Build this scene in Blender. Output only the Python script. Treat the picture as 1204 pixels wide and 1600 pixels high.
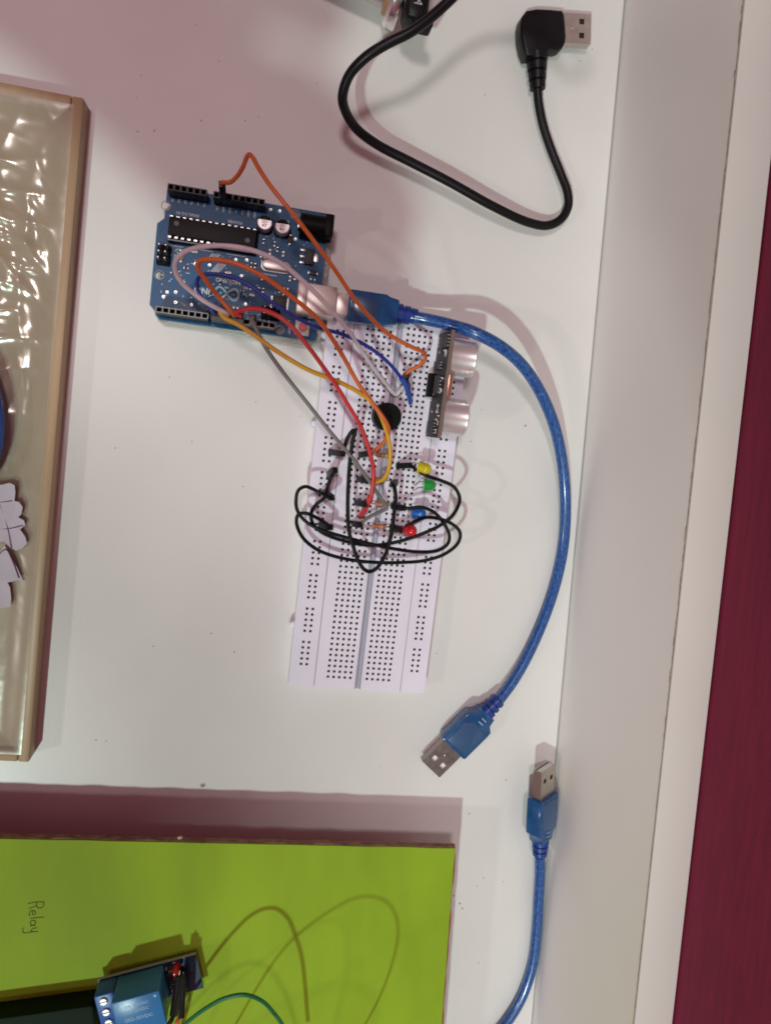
import bpy, bmesh, math, random
from mathutils import Vector, Matrix, noise

random.seed(7)
scene = bpy.context.scene
for o in list(bpy.data.objects):
    bpy.data.objects.remove(o, do_unlink=True)
C = scene.collection
S = 0.001                       # everything below is written in millimetres

# ------------------------------------------------------------------ camera
F_PX, HCAM, NADIR = 1206.0, 344.5, (402.5, 646.0)     # photo is 1204 x 1600
_n = Vector(((NADIR[0]-602)/F_PX, -(NADIR[1]-800)/F_PX, -1.0)).normalized()
_ez = -_n
_ey = (Vector((0, 1, 0)) - _ez*_ez.y).normalized()
_ex = _ey.cross(_ez)
RW = Matrix((_ex, _ey, _ez))                            # camera -> world
cam_d = bpy.data.cameras.new('camera'); cam = bpy.data.objects.new('camera', cam_d); C.objects.link(cam)
cam.matrix_world = Matrix.Translation((0, 0, HCAM*S)) @ RW.to_4x4()
cam_d.sensor_fit = 'HORIZONTAL'; cam_d.sensor_width = 36.0; cam_d.lens = 36.0*F_PX/1204.0
cam_d.clip_start = 0.01; cam_d.clip_end = 50
scene.camera = cam

# ------------------------------------------------------------------ world and lamps
w = bpy.data.worlds.new('World'); scene.world = w; w.use_nodes = True
bg = w.node_tree.nodes['Background']
bg.inputs[0].default_value = (1.0, 0.33, 0.41, 1); bg.inputs[1].default_value = 0.28
def lamp(name, direction, dist, size, power, col):
    d = bpy.data.lights.new(name, 'AREA'); d.shape = 'DISK'; d.size = size; d.energy = power; d.color = col
    o = bpy.data.objects.new(name, d); C.objects.link(o)
    v = Vector(direction).normalized()
    o.location = v*dist
    o.rotation_euler = v.to_track_quat('Z', 'Y').to_euler()
    return o
lamp('ceiling_lamp', (-0.37, -0.60, 1), 3.0, 0.11, 46.0, (0.77, 1.0, 0.90))
lamp('second_ceiling_lamp', (-0.13, 0.20, 1), 2.0, 0.25, 11.5, (1.0, 0.90, 0.90))
lamp('side_lamp', (-1.2, -0.40, 1), 2.2, 0.12, 6.5, (1.0, 0.93, 0.88))
scene.view_settings.view_transform = 'Standard'; scene.view_settings.look = 'None'
scene.view_settings.exposure = -0.16; scene.view_settings.gamma = 1.0
scene.render.engine = 'CYCLES'; scene.cycles.filter_width = 1.8
scene.cycles.max_bounces = 8; scene.cycles.transparent_max_bounces = 12

# ------------------------------------------------------------------ helpers
def at(px, py, z=0.0):
    """photo pixel and real height above the table (mm) -> world point (mm)"""
    d = RW @ Vector(((px-602)/F_PX, -(py-800)/F_PX, -1.0))
    t = (z-HCAM)/d.z
    return Vector((0, 0, HCAM)) + d*t

MATS = {}
def mat(name, col, rough=0.5, metal=0.0, var=0.0, vscale=300, bump=0.0, bscale=800, coat=0.0, spec=0.5,
        trans=0.0, emit=None, stretch=None, var2=None, sss=0.0, ior=1.45, speck=None):
    m = bpy.data.materials.new(name); m.use_nodes = True
    nt = m.node_tree; b = nt.nodes['Principled BSDF']
    b.inputs['Base Color'].default_value = (*col, 1); b.inputs['Roughness'].default_value = rough
    b.inputs['Metallic'].default_value = metal; b.inputs['Coat Weight'].default_value = coat
    b.inputs['Specular IOR Level'].default_value = spec; b.inputs['Transmission Weight'].default_value = trans
    b.inputs['IOR'].default_value = ior
    if coat: b.inputs['Coat Roughness'].default_value = 0.12
    if sss:
        b.inputs['Subsurface Weight'].default_value = sss; b.inputs['Subsurface Radius'].default_value = (0.002, 0.002, 0.003)
        b.inputs['Subsurface Scale'].default_value = 1.0
    tc = nt.nodes.new('ShaderNodeTexCoord'); mp = nt.nodes.new('ShaderNodeMapping')
    nt.links.new(tc.outputs['Object'], mp.inputs[0])
    if stretch: mp.inputs['Scale'].default_value = stretch
    if var > 0:
        n = nt.nodes.new('ShaderNodeTexNoise'); n.inputs['Scale'].default_value = vscale; n.inputs['Detail'].default_value = 5
        nt.links.new(mp.outputs[0], n.inputs['Vector'])
        r = nt.nodes.new('ShaderNodeValToRGB')
        c2 = var2 if var2 else tuple(max(0, c*(1-var)) for c in col)
        r.color_ramp.elements[0].position = 0.32; r.color_ramp.elements[0].color = (*c2, 1)
        r.color_ramp.elements[1].position = 0.68; r.color_ramp.elements[1].color = (*(min(1, c*(1+0.25*var)) for c in col), 1)
        nt.links.new(n.outputs['Fac'], r.inputs[0]); last = r.outputs[0]
        nt.links.new(last, b.inputs['Base Color'])
        rr = nt.nodes.new('ShaderNodeMapRange'); rr.inputs[3].default_value = max(0.02, rough-0.1); rr.inputs[4].default_value = min(1, rough+0.12)
        nt.links.new(n.outputs['Fac'], rr.inputs[0]); nt.links.new(rr.outputs[0], b.inputs['Roughness'])
    if bump > 0:
        n2 = nt.nodes.new('ShaderNodeTexNoise'); n2.inputs['Scale'].default_value = bscale; n2.inputs['Detail'].default_value = 3
        nt.links.new(mp.outputs[0], n2.inputs['Vector'])
        bp = nt.nodes.new('ShaderNodeBump'); bp.inputs['Strength'].default_value = bump; bp.inputs['Distance'].default_value = 0.0004
        nt.links.new(n2.outputs['Fac'], bp.inputs['Height']); nt.links.new(bp.outputs[0], b.inputs['Normal'])
    MATS[name] = m
    return m

M_LAM = mat('white_laminate', (0.76, 0.745, 0.73), 0.33, var=0.05, vscale=14, bump=0.13, bscale=1700, spec=0.5)
M_PANEL = mat('panel_laminate', (0.83, 0.815, 0.785), 0.45, var=0.06, vscale=9, bump=0.05, bscale=700)
M_BAND = mat('edge_band', (0.66, 0.625, 0.595), 0.4, var=0.05, vscale=12)
M_DIRT = mat('grime', (0.36, 0.30, 0.23), 0.8, var=0.5, vscale=700)
M_MAROON = mat('maroon_paint', (0.200, 0.017, 0.048), 0.65, var=0.2, vscale=520, bump=0.5, bscale=900, stretch=(1, 0.05, 0.7), spec=0.2)
M_WOOD = mat('varnished_wood', (0.46, 0.32, 0.185), 0.42, var=0.25, vscale=120, stretch=(1, 0.08, 1))
M_BOARD = mat('beige_board', (0.40, 0.32, 0.20), 0.55, var=0.3, vscale=45, var2=(0.33, 0.235, 0.14))
M_PCB = mat('blue_solder_mask', (0.006, 0.092, 0.235), 0.38, var=0.5, vscale=340, bump=0.10, bscale=900, spec=0.35)
M_PCBE = mat('pcb_edge', (0.10, 0.16, 0.16), 0.6)
M_BLACK = mat('black_plastic', (0.005, 0.004, 0.005), 0.5, spec=0.13, bump=0.08, bscale=2500)
M_CHIP = mat('chip_epoxy', (0.016, 0.016, 0.018), 0.55, spec=0.3, bump=0.15, bscale=3500)
M_HOUS = mat('dark_connector_plastic', (0.010, 0.010, 0.011), 0.4, spec=0.4)
M_PIT = mat('socket_dark', (0.016, 0.015, 0.016), 0.6)
M_HOLE = mat('hole_dark', (0.030, 0.024, 0.028), 0.5)
M_STEEL = mat('nickel_steel', (0.74, 0.68, 0.64), 0.40, 0.6)
M_STEEL2 = mat('worn_steel', (0.34, 0.29, 0.28), 0.34, 1.0, var=0.12, vscale=450)
M_ALU = mat('brushed_aluminium', (0.80, 0.75, 0.75), 0.28, 0.66)
M_SOLDER = mat('solder', (0.66, 0.65, 0.64), 0.36, 1.0)
M_SILK = mat('white_silkscreen', (0.72, 0.78, 0.80), 0.5)
M_GOLD = mat('gold_pad', (0.75, 0.55, 0.25), 0.3, 1.0)
M_BB = mat('breadboard_plastic', (0.80, 0.76, 0.89), 0.42, var=0.05, vscale=40, sss=0.15)
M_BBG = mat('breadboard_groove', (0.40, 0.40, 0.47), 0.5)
M_TAPE = mat('foam_backing', (0.72, 0.70, 0.66), 0.7)
M_ACR = mat('clear_acrylic', (0.80, 0.82, 0.80), 0.18, trans=0.75, ior=1.2)
M_PEN = mat('pencil_grey', (0.075, 0.085, 0.03), 0.8)
M_WHITE = mat('white_plastic', (0.75, 0.74, 0.72), 0.4)
M_REDB = mat('red_button', (0.62, 0.10, 0.10), 0.4)
M_CERA = mat('tan_ceramic', (0.35, 0.24, 0.15), 0.6)
M_SMDK = mat('smd_black', (0.03, 0.03, 0.035), 0.5)
M_GREENP = mat('green_paper', (0.30, 0.475, 0.024), 0.62, var=0.2, vscale=28, bump=0.35, bscale=90, stretch=(1, 0.35, 1), spec=0.25)
M_REDP = mat('red_paper', (0.42, 0.022, 0.035), 0.5, var=0.3, vscale=60)
M_CARD = mat('brown_cardboard', (0.27, 0.155, 0.085), 0.85, var=0.5, vscale=260)
M_DGREEN = mat('dark_green_case', (0.006, 0.020, 0.010), 0.6, var=0.3, vscale=80, spec=0.15)
M_RELAYB = mat('relay_blue', (0.035, 0.20, 0.47), 0.3, bump=0.05)
M_RELAYS = mat('relay_blue_label', (0.30, 0.47, 0.68), 0.45)
M_TERMB = mat('terminal_blue', (0.025, 0.115, 0.42), 0.33)
M_PCBN = mat('navy_pcb', (0.010, 0.040, 0.085), 0.35, coat=0.4, var=0.4, vscale=500)
M_COPPER = mat('copper', (0.60, 0.30, 0.15), 0.35, 1.0)
M_PAPER = mat('lilac_paper', (0.57, 0.53, 0.61), 0.75, var=0.12, vscale=90)
M_INK = mat('purple_ink', (0.22, 0.075, 0.21), 0.7)
M_BLUEP = mat('bright_blue_plastic', (0.02, 0.14, 0.62), 0.35, var=0.3, vscale=90)
M_CRUMB = mat('crumb_brown', (0.34, 0.28, 0.25), 0.9)
M_SKIN = mat('skin', (0.42, 0.25, 0.18), 0.55, var=0.15, vscale=60, sss=0.2)
M_SLEEVE = mat('sleeve_cloth', (0.10, 0.11, 0.16), 0.9, var=0.3, vscale=300, bump=0.5, bscale=1500)
M_CARDBLK = mat('black_rubber', (0.006, 0.005, 0.007), 0.38, bump=0.06, bscale=900, spec=0.28)
def wire_mat(n, c): return mat(n, c, 0.38, spec=0.5, var=0.12, vscale=250)
M_ORANGE = wire_mat('orange_insulation', (0.62, 0.135, 0.028))
M_YELLOW = wire_mat('yellow_insulation', (0.66, 0.35, 0.022))
M_RED = wire_mat('red_insulation', (0.58, 0.035, 0.040))
M_BLUE = wire_mat('blue_insulation', (0.020, 0.035, 0.30))
M_BLUES = wire_mat('blue_sleeve', (0.035, 0.085, 0.40))
M_GREY = wire_mat('grey_insulation', (0.20, 0.185, 0.18))
M_LILAC = wire_mat('white_insulation', (0.62, 0.55, 0.60))
M_BLK = mat('black_insulation', (0.005, 0.004, 0.005), 0.42, spec=0.22)
M_GREENW = wire_mat('green_insulation', (0.010, 0.16, 0.06))

# translucent blue jacket; the braid's glints are painted as lighter blue streaks
def braid_mat():
    m = mat('blue_translucent_jacket', (0.022, 0.125, 0.46), 0.30, coat=0.5)
    nt = m.node_tree; b = nt.nodes['Principled BSDF']
    uv = nt.nodes.new('ShaderNodeUVMap'); mp = nt.nodes.new('ShaderNodeMapping')
    nt.links.new(uv.outputs[0], mp.inputs[0])
    mp.inputs['Scale'].default_value = (0.5, 26, 1)
    n = nt.nodes.new('ShaderNodeTexNoise'); n.inputs['Scale'].default_value = 1.0; n.inputs['Detail'].default_value = 4
    nt.links.new(mp.outputs[0], n.inputs['Vector'])
    r = nt.nodes.new('ShaderNodeValToRGB')
    e = r.color_ramp.elements
    e[0].position = 0.34; e[0].color = (0.006, 0.030, 0.16, 1)
    e[1].position = 0.78; e[1].color = (0.07, 0.24, 0.52, 1)
    k = e.new(0.52); k.color = (0.012, 0.080, 0.30, 1)
    nt.links.new(n.outputs['Fac'], r.inputs[0]); nt.links.new(r.outputs[0], b.inputs['Base Color'])
    return m
M_CABLE = braid_mat()
M_JACK = mat('blue_translucent_moulding', (0.030, 0.170, 0.46), 0.2, coat=0.5, trans=0.5, ior=1.35, var=0.3, vscale=160)
M_JACKD = mat('blue_moulding_core', (0.035, 0.090, 0.20), 0.3, coat=0.3)
M_JACKB = mat('blue_strain_relief', (0.008, 0.040, 0.24), 0.35, coat=0.2)

def film_mat():
    m = bpy.data.materials.new('clear_film'); m.use_nodes = True; nt = m.node_tree
    nt.nodes.remove(nt.nodes['Principled BSDF']); out = nt.nodes['Material Output']
    t = nt.nodes.new('ShaderNodeBsdfTransparent'); t.inputs[0].default_value = (0.95, 0.96, 0.90, 1)
    g = nt.nodes.new('ShaderNodeBsdfGlossy'); g.inputs['Roughness'].default_value = 0.19; g.inputs['Color'].default_value = (1, 1, 0.93, 1)
    d = nt.nodes.new('ShaderNodeBsdfDiffuse'); d.inputs[0].default_value = (0.74, 0.70, 0.60, 1)
    tc = nt.nodes.new('ShaderNodeTexCoord'); n = nt.nodes.new('ShaderNodeTexNoise'); n.inputs['Scale'].default_value = 90; n.inputs['Detail'].default_value = 2
    nt.links.new(tc.outputs['Object'], n.inputs['Vector'])
    bp = nt.nodes.new('ShaderNodeBump'); bp.inputs['Strength'].default_value = 0.12; bp.inputs['Distance'].default_value = 0.001
    nt.links.new(n.outputs['Fac'], bp.inputs['Height']); nt.links.new(bp.outputs[0], g.inputs['Normal'])
    m1 = nt.nodes.new('ShaderNodeMixShader'); m1.inputs[0].default_value = 0.13
    nt.links.new(t.outputs[0], m1.inputs[1]); nt.links.new(g.outputs[0], m1.inputs[2])
    m2 = nt.nodes.new('ShaderNodeMixShader'); m2.inputs[0].default_value = 0.24
    nt.links.new(m1.outputs[0], m2.inputs[1]); nt.links.new(d.outputs[0], m2.inputs[2])
    nt.links.new(m2.outputs[0], out.inputs[0])
    return m
M_FILM = film_mat()
def led_mat(n, c):
    return mat(n, c, 0.22, trans=0.25, coat=0.5, sss=0.3)

class MB:
    """collects geometry in mm; build() links it as ONE mesh object (local metres)"""
    def __init__(self): self.v = []; self.f = []; self.mi = []; self.uv = {}
    def add(self, vs, fs, M=None, mi=0):
        o = len(self.v)
        for p in vs:
            p = Vector(p)
            self.v.append(M @ p if M else p)
        for f in fs: self.f.append(tuple(i+o for i in f)); self.mi.append(mi)
        return o
    def bm(self, b, M=None, mi=0):
        b.verts.index_update()
        self.add([v.co.copy() for v in b.verts], [[v.index for v in f.verts] for f in b.faces], M, mi); b.free()
    def box(self, x0, x1, y0, y1, z0, z1, bev=0.0, M=None, mi=0, seg=2):
        b = bmesh.new(); bmesh.ops.create_cube(b, size=1)
        for v in b.verts:
            v.co = Vector((x0+(v.co.x+.5)*(x1-x0), y0+(v.co.y+.5)*(y1-y0), z0+(v.co.z+.5)*(z1-z0)))
        if bev > 0: bmesh.ops.bevel(b, geom=b.edges[:], offset=bev, segments=seg, affect='EDGES', profile=0.5)
        self.bm(b, M, mi); return self
    def prism(self, pts, z0, z1, bev=0.0, M=None, mi=0, seg=2, bottom_bev=True):
        b = bmesh.new()
        lo = [b.verts.new((p[0], p[1], z0)) for p in pts]; hi = [b.verts.new((p[0], p[1], z1)) for p in pts]
        n = len(pts)
        b.faces.new(lo[::-1]); b.faces.new(hi)
        for i in range(n): b.faces.new((lo[i], lo[(i+1) % n], hi[(i+1) % n], hi[i]))
        bmesh.ops.recalc_face_normals(b, faces=b.faces[:])
        if bev > 0:
            es = [e for e in b.edges if (abs(e.verts[0].co.z-e.verts[1].co.z) < 1e-6 and (bottom_bev or e.verts[0].co.z > (z0+z1)/2))]
            bmesh.ops.bevel(b, geom=es, offset=bev, segments=seg, affect='EDGES', profile=0.5)
        self.bm(b, M, mi); return self
    def cyl(self, c, r, h, seg=20, r2=None, axis=(0, 0, 1), bev=0.0, M=None, mi=0):
        """solid of revolution from c along axis"""
        r2 = r if r2 is None else r2
        prof = [(0, 0), (r, 0), (r2, h), (0, h)] if bev <= 0 else [(0, 0), (r-bev, 0), (r, bev), (r2, h-bev), (r2-bev, h), (0, h)]
        return self.lathe(c, prof, seg, axis, M, mi)
    def lathe(self, c, prof, seg=20, axis=(0, 0, 1), M=None, mi=0):
        q = Vector(axis).normalized().to_track_quat('Z', 'Y'); c = Vector(c)
        vs = []; fs = []; rings = []
        for (r, z) in prof:
            if r < 1e-6: rings.append([len(vs)]); vs.append(c + q @ Vector((0, 0, z)))
            else:
                rings.append(list(range(len(vs), len(vs)+seg)))
                for i in range(seg):
                    a = 2*math.pi*i/seg; vs.append(c + q @ Vector((r*math.cos(a), r*math.sin(a), z)))
        for A, B in zip(rings[:-1], rings[1:]):
            if len(A) == 1 and len(B) == 1: continue
            for i in range(seg):
                j = (i+1) % seg
                if len(A) == 1: fs.append((A[0], B[j], B[i]))
                elif len(B) == 1: fs.append((A[i], A[j], B[0]))
                else: fs.append((A[i], A[j], B[j], B[i]))
        self.add(vs, fs, M, mi); return self
    def tube(self, pts, r, seg=10, sub=6, M=None, mi=0, rfun=None, closed=False):
        P = smooth_path(pts, sub) if sub > 1 else [Vector(p) for p in pts]
        n = len(P); vs = []; fs = []
        t0 = (P[1]-P[0]).normalized(); up = Vector((0, 0, 1)) if abs(t0.z) < .9 else Vector((1, 0, 0))
        nrm = (up - t0*up.dot(t0)).normalized(); L = 0; base = len(self.v)
        for i in range(n):
            t = ((P[min(i+1, n-1)]-P[max(i-1, 0)])).normalized()
            nrm = (nrm - t*nrm.dot(t)).normalized(); bi = t.cross(nrm)
            if i: L += (P[i]-P[i-1]).length
            rr = r*(rfun(i/(n-1)) if rfun else 1)
            for k in range(seg):
                a = 2*math.pi*k/seg; vs.append(P[i] + nrm*(rr*math.cos(a)) + bi*(rr*math.sin(a)))
                self.uv[base+len(vs)-1] = (L, k/seg)
        for i in range(n-1):
            for k in range(seg):
                fs.append((i*seg+k, i*seg+(k+1) % seg, (i+1)*seg+(k+1) % seg, (i+1)*seg+k))
        fs.append(tuple(range(seg))[::-1]); fs.append(tuple(range((n-1)*seg, n*seg)))
        self.add(vs, fs, M, mi); return self
    def text(self, s, size, M, depth=0.04, mi=0, align='CENTER'):
        cu = bpy.data.curves.new('t', 'FONT'); cu.body = s; cu.size = size; cu.align_x = align; cu.align_y = 'CENTER'
        cu.extrude = depth; cu.resolution_u = 2; cu.offset = size*0.012
        o = bpy.data.objects.new('t', cu); C.objects.link(o)
        me = o.to_mesh()
        self.add([v.co.copy() for v in me.vertices], [tuple(p.vertices) for p in me.polygons], M, mi)
        o.to_mesh_clear(); bpy.data.objects.remove(o); bpy.data.curves.remove(cu); return self
    def build(self, name, m, parent=None, smooth=True, angle=38):
        me = bpy.data.meshes.new(name)
        me.from_pydata([p*S for p in self.v], [], self.f)
        mm = m if isinstance(m, (list, tuple)) else [m]
        for x in mm: me.materials.append(x)
        if len(mm) > 1: me.polygons.foreach_set('material_index', self.mi)
        if self.uv:
            ul = me.uv_layers.new(name='UVMap')
            for p in me.polygons:
                vs = [self.uv.get(i, (0, 0)) for i in p.vertices]
                wrap = len(p.vertices) == 4 and max(q[1] for q in vs)-min(q[1] for q in vs) > .5
                for li, q in zip(p.loop_indices, vs):
                    ul.data[li].uv = (q[0], q[1]+1 if wrap and q[1] < .5 else q[1])
        bmn = bmesh.new(); bmn.from_mesh(me); bmesh.ops.recalc_face_normals(bmn, faces=bmn.faces[:]); bmn.to_mesh(me); bmn.free()
        if smooth:
            me.polygons.foreach_set('use_smooth', [True]*len(me.polygons)); me.set_sharp_from_angle(angle=math.radians(angle))
        o = bpy.data.objects.new(name, me); C.objects.link(o)
        if parent: o.parent = parent
        return o

def smooth_path(pts, sub=6):
    P = [Vector(p) for p in pts]; out = []; n = len(P)
    for i in range(n-1):
        p0 = P[i-1] if i > 0 else P[0]*2-P[1]; p1 = P[i]; p2 = P[i+1]; p3 = P[i+2] if i+2 < n else P[i+1]*2-P[i]
        # centripetal-ish Catmull-Rom
        t01 = max((p1-p0).length, 1e-3)**.5; t12 = max((p2-p1).length, 1e-3)**.5; t23 = max((p3-p2).length, 1e-3)**.5
        m1 = (p2-p1) + t12*((p1-p0)/t01 - (p2-p0)/(t01+t12)); m2 = (p2-p1) + t12*((p3-p2)/t23 - (p3-p1)/(t12+t23))
        for k in range(sub):
            t = k/sub; t2 = t*t; t3 = t2*t
            out.append(p1*(2*t3-3*t2+1) + m1*(t3-2*t2+t) + p2*(-2*t3+3*t2) + m2*(t3-t2))
    out.append(P[-1]); return out

def tag(o, label=None, cat=None, group=None, kind=None):
    if label: o['label'] = label
    if cat: o['category'] = cat
    if group: o['group'] = group
    if kind: o['kind'] = kind
    return o
def empty(name, M, label, cat, group=None):
    """M in mm"""
    o = bpy.data.objects.new(name, None); C.objects.link(o); o.empty_display_size = 0.01
    m = M.copy(); m.translation = M.translation*S; o.matrix_world = m
    return tag(o, label, cat, group)
def frame(origin, xdir, zdir=(0, 0, 1)):
    x = Vector(xdir).normalized(); z = Vector(zdir); z = (z - x*z.dot(x)).normalized(); y = z.cross(x)
    M = Matrix((x, y, z)).transposed().to_4x4(); M.translation = Vector(origin); return M
def T(x=0, y=0, z=0): return Matrix.Translation((x, y, z))
def perforated(mb, u0, u1, v0, v1, z0, z1, hu, hv, depth, mi_pit=1, skip=lambda i, j: False, chan=()):
    """block with square pits at every (hu x hv) interval; chan: u-intervals that are sunk along the whole length (u0,u1,depth)"""
    us = sorted(set([u0, u1] + [a for t in hu for a in t] + [a for t in chan for a in t[:2]]))
    vs = sorted(set([v0, v1] + [a for t in hv for a in t]))
    hui = {round(t[0], 4): i for i, t in enumerate(hu)}; hvi = {round(t[0], 4): j for j, t in enumerate(hv)}
    chi = {round(t[0], 4): t for t in chan}
    def q(a, b, c, d, mi): mb.add((a, b, c, d), ((0, 1, 2, 3),), None, mi)
    for a, b in zip(us[:-1], us[1:]):
        ch = chi.get(round(a, 4)); zt = z1 - (ch[2] if ch else 0)
        q((a, v0, z0), (b, v0, z0), (b, v0, zt), (a, v0, zt), 0); q((a, v1, z0), (b, v1, z0), (b, v1, zt), (a, v1, zt), 0)
        if ch:
            q((a, v0, zt), (b, v0, zt), (b, v1, zt), (a, v1, zt), 2)
            q((a, v0, zt), (a, v1, zt), (a, v1, z1), (a, v0, z1), 0); q((b, v0, zt), (b, v1, zt), (b, v1, z1), (b, v0, z1), 0); continue
        for c, d in zip(vs[:-1], vs[1:]):
            i = hui.get(round(a, 4)); j = hvi.get(round(c, 4))
            if i is not None and j is not None and not skip(i, j):
                zb = z1-depth; e = 0.16   # slightly funnelled square pit
                q((a+e, c+e, zb), (b-e, c+e, zb), (b-e, d-e, zb), (a+e, d-e, zb), mi_pit)
                q((a, c, z1), (b, c, z1), (b-e, c+e, zb), (a+e, c+e, zb), mi_pit); q((a, d, z1), (b, d, z1), (b-e, d-e, zb), (a+e, d-e, zb), mi_pit)
                q((a, c, z1), (a, d, z1), (a+e, d-e, zb), (a+e, c+e, zb), mi_pit); q((b, c, z1), (b, d, z1), (b-e, d-e, zb), (b-e, c+e, zb), mi_pit)
            else: q((a, c, z1), (b, c, z1), (b, d, z1), (a, d, z1), 0)
    q((u0, v0, z0), (u1, v0, z0), (u1, v1, z0), (u0, v1, z0), 0)
    q((u0, v0, z0), (u0, v1, z0), (u0, v1, z1), (u0, v0, z1), 0); q((u1, v0, z0), (u1, v1, z0), (u1, v1, z1), (u1, v0, z1), 0)
def weld(o):
    b = bmesh.new(); b.from_mesh(o.data); bmesh.ops.remove_doubles(b, verts=b.verts[:], dist=1e-6)
    bmesh.ops.recalc_face_normals(b, faces=b.faces[:]); b.to_mesh(o.data); b.free()
    o.data.polygons.foreach_set('use_smooth', [False]*len(o.data.polygons)); return o

# ================================================================== SETTING
D = Vector((0.0411, 0.99916, 0)); N = Vector((0.99916, -0.0411, 0)); P0 = Vector((149.5, -62.6, 0))
MS = frame(P0, N)                       # x: away from the table, y: along its back edge
mb = MB(); mb.box(-760, -0.25, -640, 560, -24, 0, 0.25, MS)
table = tag(mb.build('table_top', M_LAM), kind='structure')
mb = MB(); mb.box(0.35, 16.0, -640, 560, -30, 93, 0.0, MS)
panel = tag(mb.build('back_panel', M_PANEL), kind='structure')
mb = MB(); mb.box(0.32, 16.0, -640, 560, 93.25, 94.2, 0.2, MS); mb.build('edge_band', M_BAND, panel)
# grimy sealant line where the edge band meets the panel face, uneven beads
mb = MB()
y = -330.0
while y < 230:
    l = random.uniform(2, 7); rr = random.uniform(0.05, 0.11)
    if y > -60 and random.random() > .55: rr *= random.uniform(1.2, 2.4)
    mb.box(0.30-rr, 0.5, y, y+l, 93.0-rr, 93.24, 0.0, MS)
    y += l
tag(mb.build('grime_line', M_DIRT, panel), kind='stuff')
mb = MB(); mb.box(16.6, 40, -900, 800, -700, 900, 0, MS)
wall = tag(mb.build('wall', M_MAROON), kind='structure')

# crumbs and specks on the table
mb = MB()
spots = [(733,1272),(745,1385),(718,1412),(722,1420),(708,1400),(820,665),(892,290),(900,296),(735,690),(752,640),(848,560),
         (905,95),(925,76),(780,1085),(801,1052),(828,1128),(790,1219),(676,1210),(342,95),(220,117),(213,152),(241,204),(215,205),
         (404,182),(383,188),(428,158),(495,130),(314,188),(346,20),(600,1545),(755,1372),(785,1378),(747,1505),(690,1350),(470,650),
         (478,660),(330,990),(240,1010),(150,1157),(166,1158),(690,1030),(682,1021),(760,945),(300,690),(380,760),(180,700),(845,1040)]
for (px, py) in spots + [(random.uniform(140, 800), random.uniform(20, 1220)) for _ in range(10)]:
    p = at(px, py, 0); r = random.uniform(0.22, 0.5) if (px, py) in spots[:6] else random.uniform(0.12, 0.34)
    b = bmesh.new(); bmesh.ops.create_icosphere(b, subdivisions=1, radius=1)
    for v in b.verts: v.co = Vector((v.co.x*r*random.uniform(.7, 1.6), v.co.y*r*random.uniform(.7, 1.5), v.co.z*r*.5))
    mb.bm(b, T(p.x, p.y, r*.3))
tag(mb.build('crumbs', M_CRUMB), 'tiny dark crumbs and dust specks scattered over the white table', 'crumbs', kind='stuff')

# ================================================================== WRAPPED WOODEN BOARD (left)
wr_a = at(131, 152, 10); wr_b = at(45, 1192, 10)
yd = (wr_a-wr_b); yd.z = 0; LEN = yd.length; yd.normalize(); xd = Vector((yd.y, -yd.x, 0))
MW = frame(Vector((wr_b.x, wr_b.y, 0)), xd)             # x right, y up the picture; right edge at x=0, length LEN
tray = empty('wrapped_wooden_board', MW, 'brown-rimmed wooden board wrapped in shiny crumpled clear film, at the left edge', 'wooden board')
mb = MB(); mb.box(-150, -2.5, 2.5, LEN-2.5, 0.2, 7.2, 0.6); mb.build('base_panel', M_BOARD, tray)
def rail(x0, x1, y0, y1):
    m = MB(); m.box(x0, x1, y0, y1, 0.1, 10.0, 0.8, seg=2); m.build('rim_rail', M_WOOD, tray)
rail(-4.6, 0, 0, LEN); rail(-150, -4.62, LEN-4.6, LEN); rail(-150, -4.62, 0, 4.6)
# crumpled film: a real rippled sheet stretched over the rim and sagging inside it
mb = MB(); nx, ny = 120, 300
FR = random.Random(11)
FOLDS = [(FR.uniform(-1.2, 1.2)+(math.pi/2 if k % 3 == 0 else 0), FR.uniform(.03, .11), FR.uniform(.5, 1.1), FR.random()) for k in range(9)]
def film_h(x, y):
    edge = min(-x, y, LEN-y); f = y/LEN
    sag = max(0.0, min(1, (edge-3.6)/10)); sag = sag*sag*(3-2*sag)
    base = 10.12 - 1.5*sag
    amp = (0.09 + 1.5*math.exp(-((f-.70)/.22)**2)) * sag * (0.35 + 0.65*math.exp(-((x+19)/22)**2))
    p = Vector((x, y, 0)); d = noise.noise_vector(p*.022)
    h = 0.0
    for (ang, fr, am, sd) in FOLDS:                       # crossing creases that start and die away
        t = (x*math.cos(ang)+y*math.sin(ang))*fr + d.x*1.1 + sd
        t = abs((t % 1.0)*2-1)
        h += am*(t**3)*max(0.0, .25+1.5*noise.noise(Vector((x*.045, y*.03, sd*7))))
    return base + amp*(h + .12*noise.noise(p*.2) - .15)
for j in range(ny+1):
    for i in range(nx+1):
        x = -110 + 106.6*i/nx; yy = 3.4 + (LEN-6.8)*j/ny
        mb.v.append(Vector((x, yy, film_h(x, yy))))
for j in range(ny):
    for i in range(nx):
        a = j*(nx+1)+i; mb.f.append((a, a+1, a+nx+2, a+nx+1)); mb.mi.append(0)
mb.build('plastic_film', M_FILM, tray, angle=180)

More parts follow.
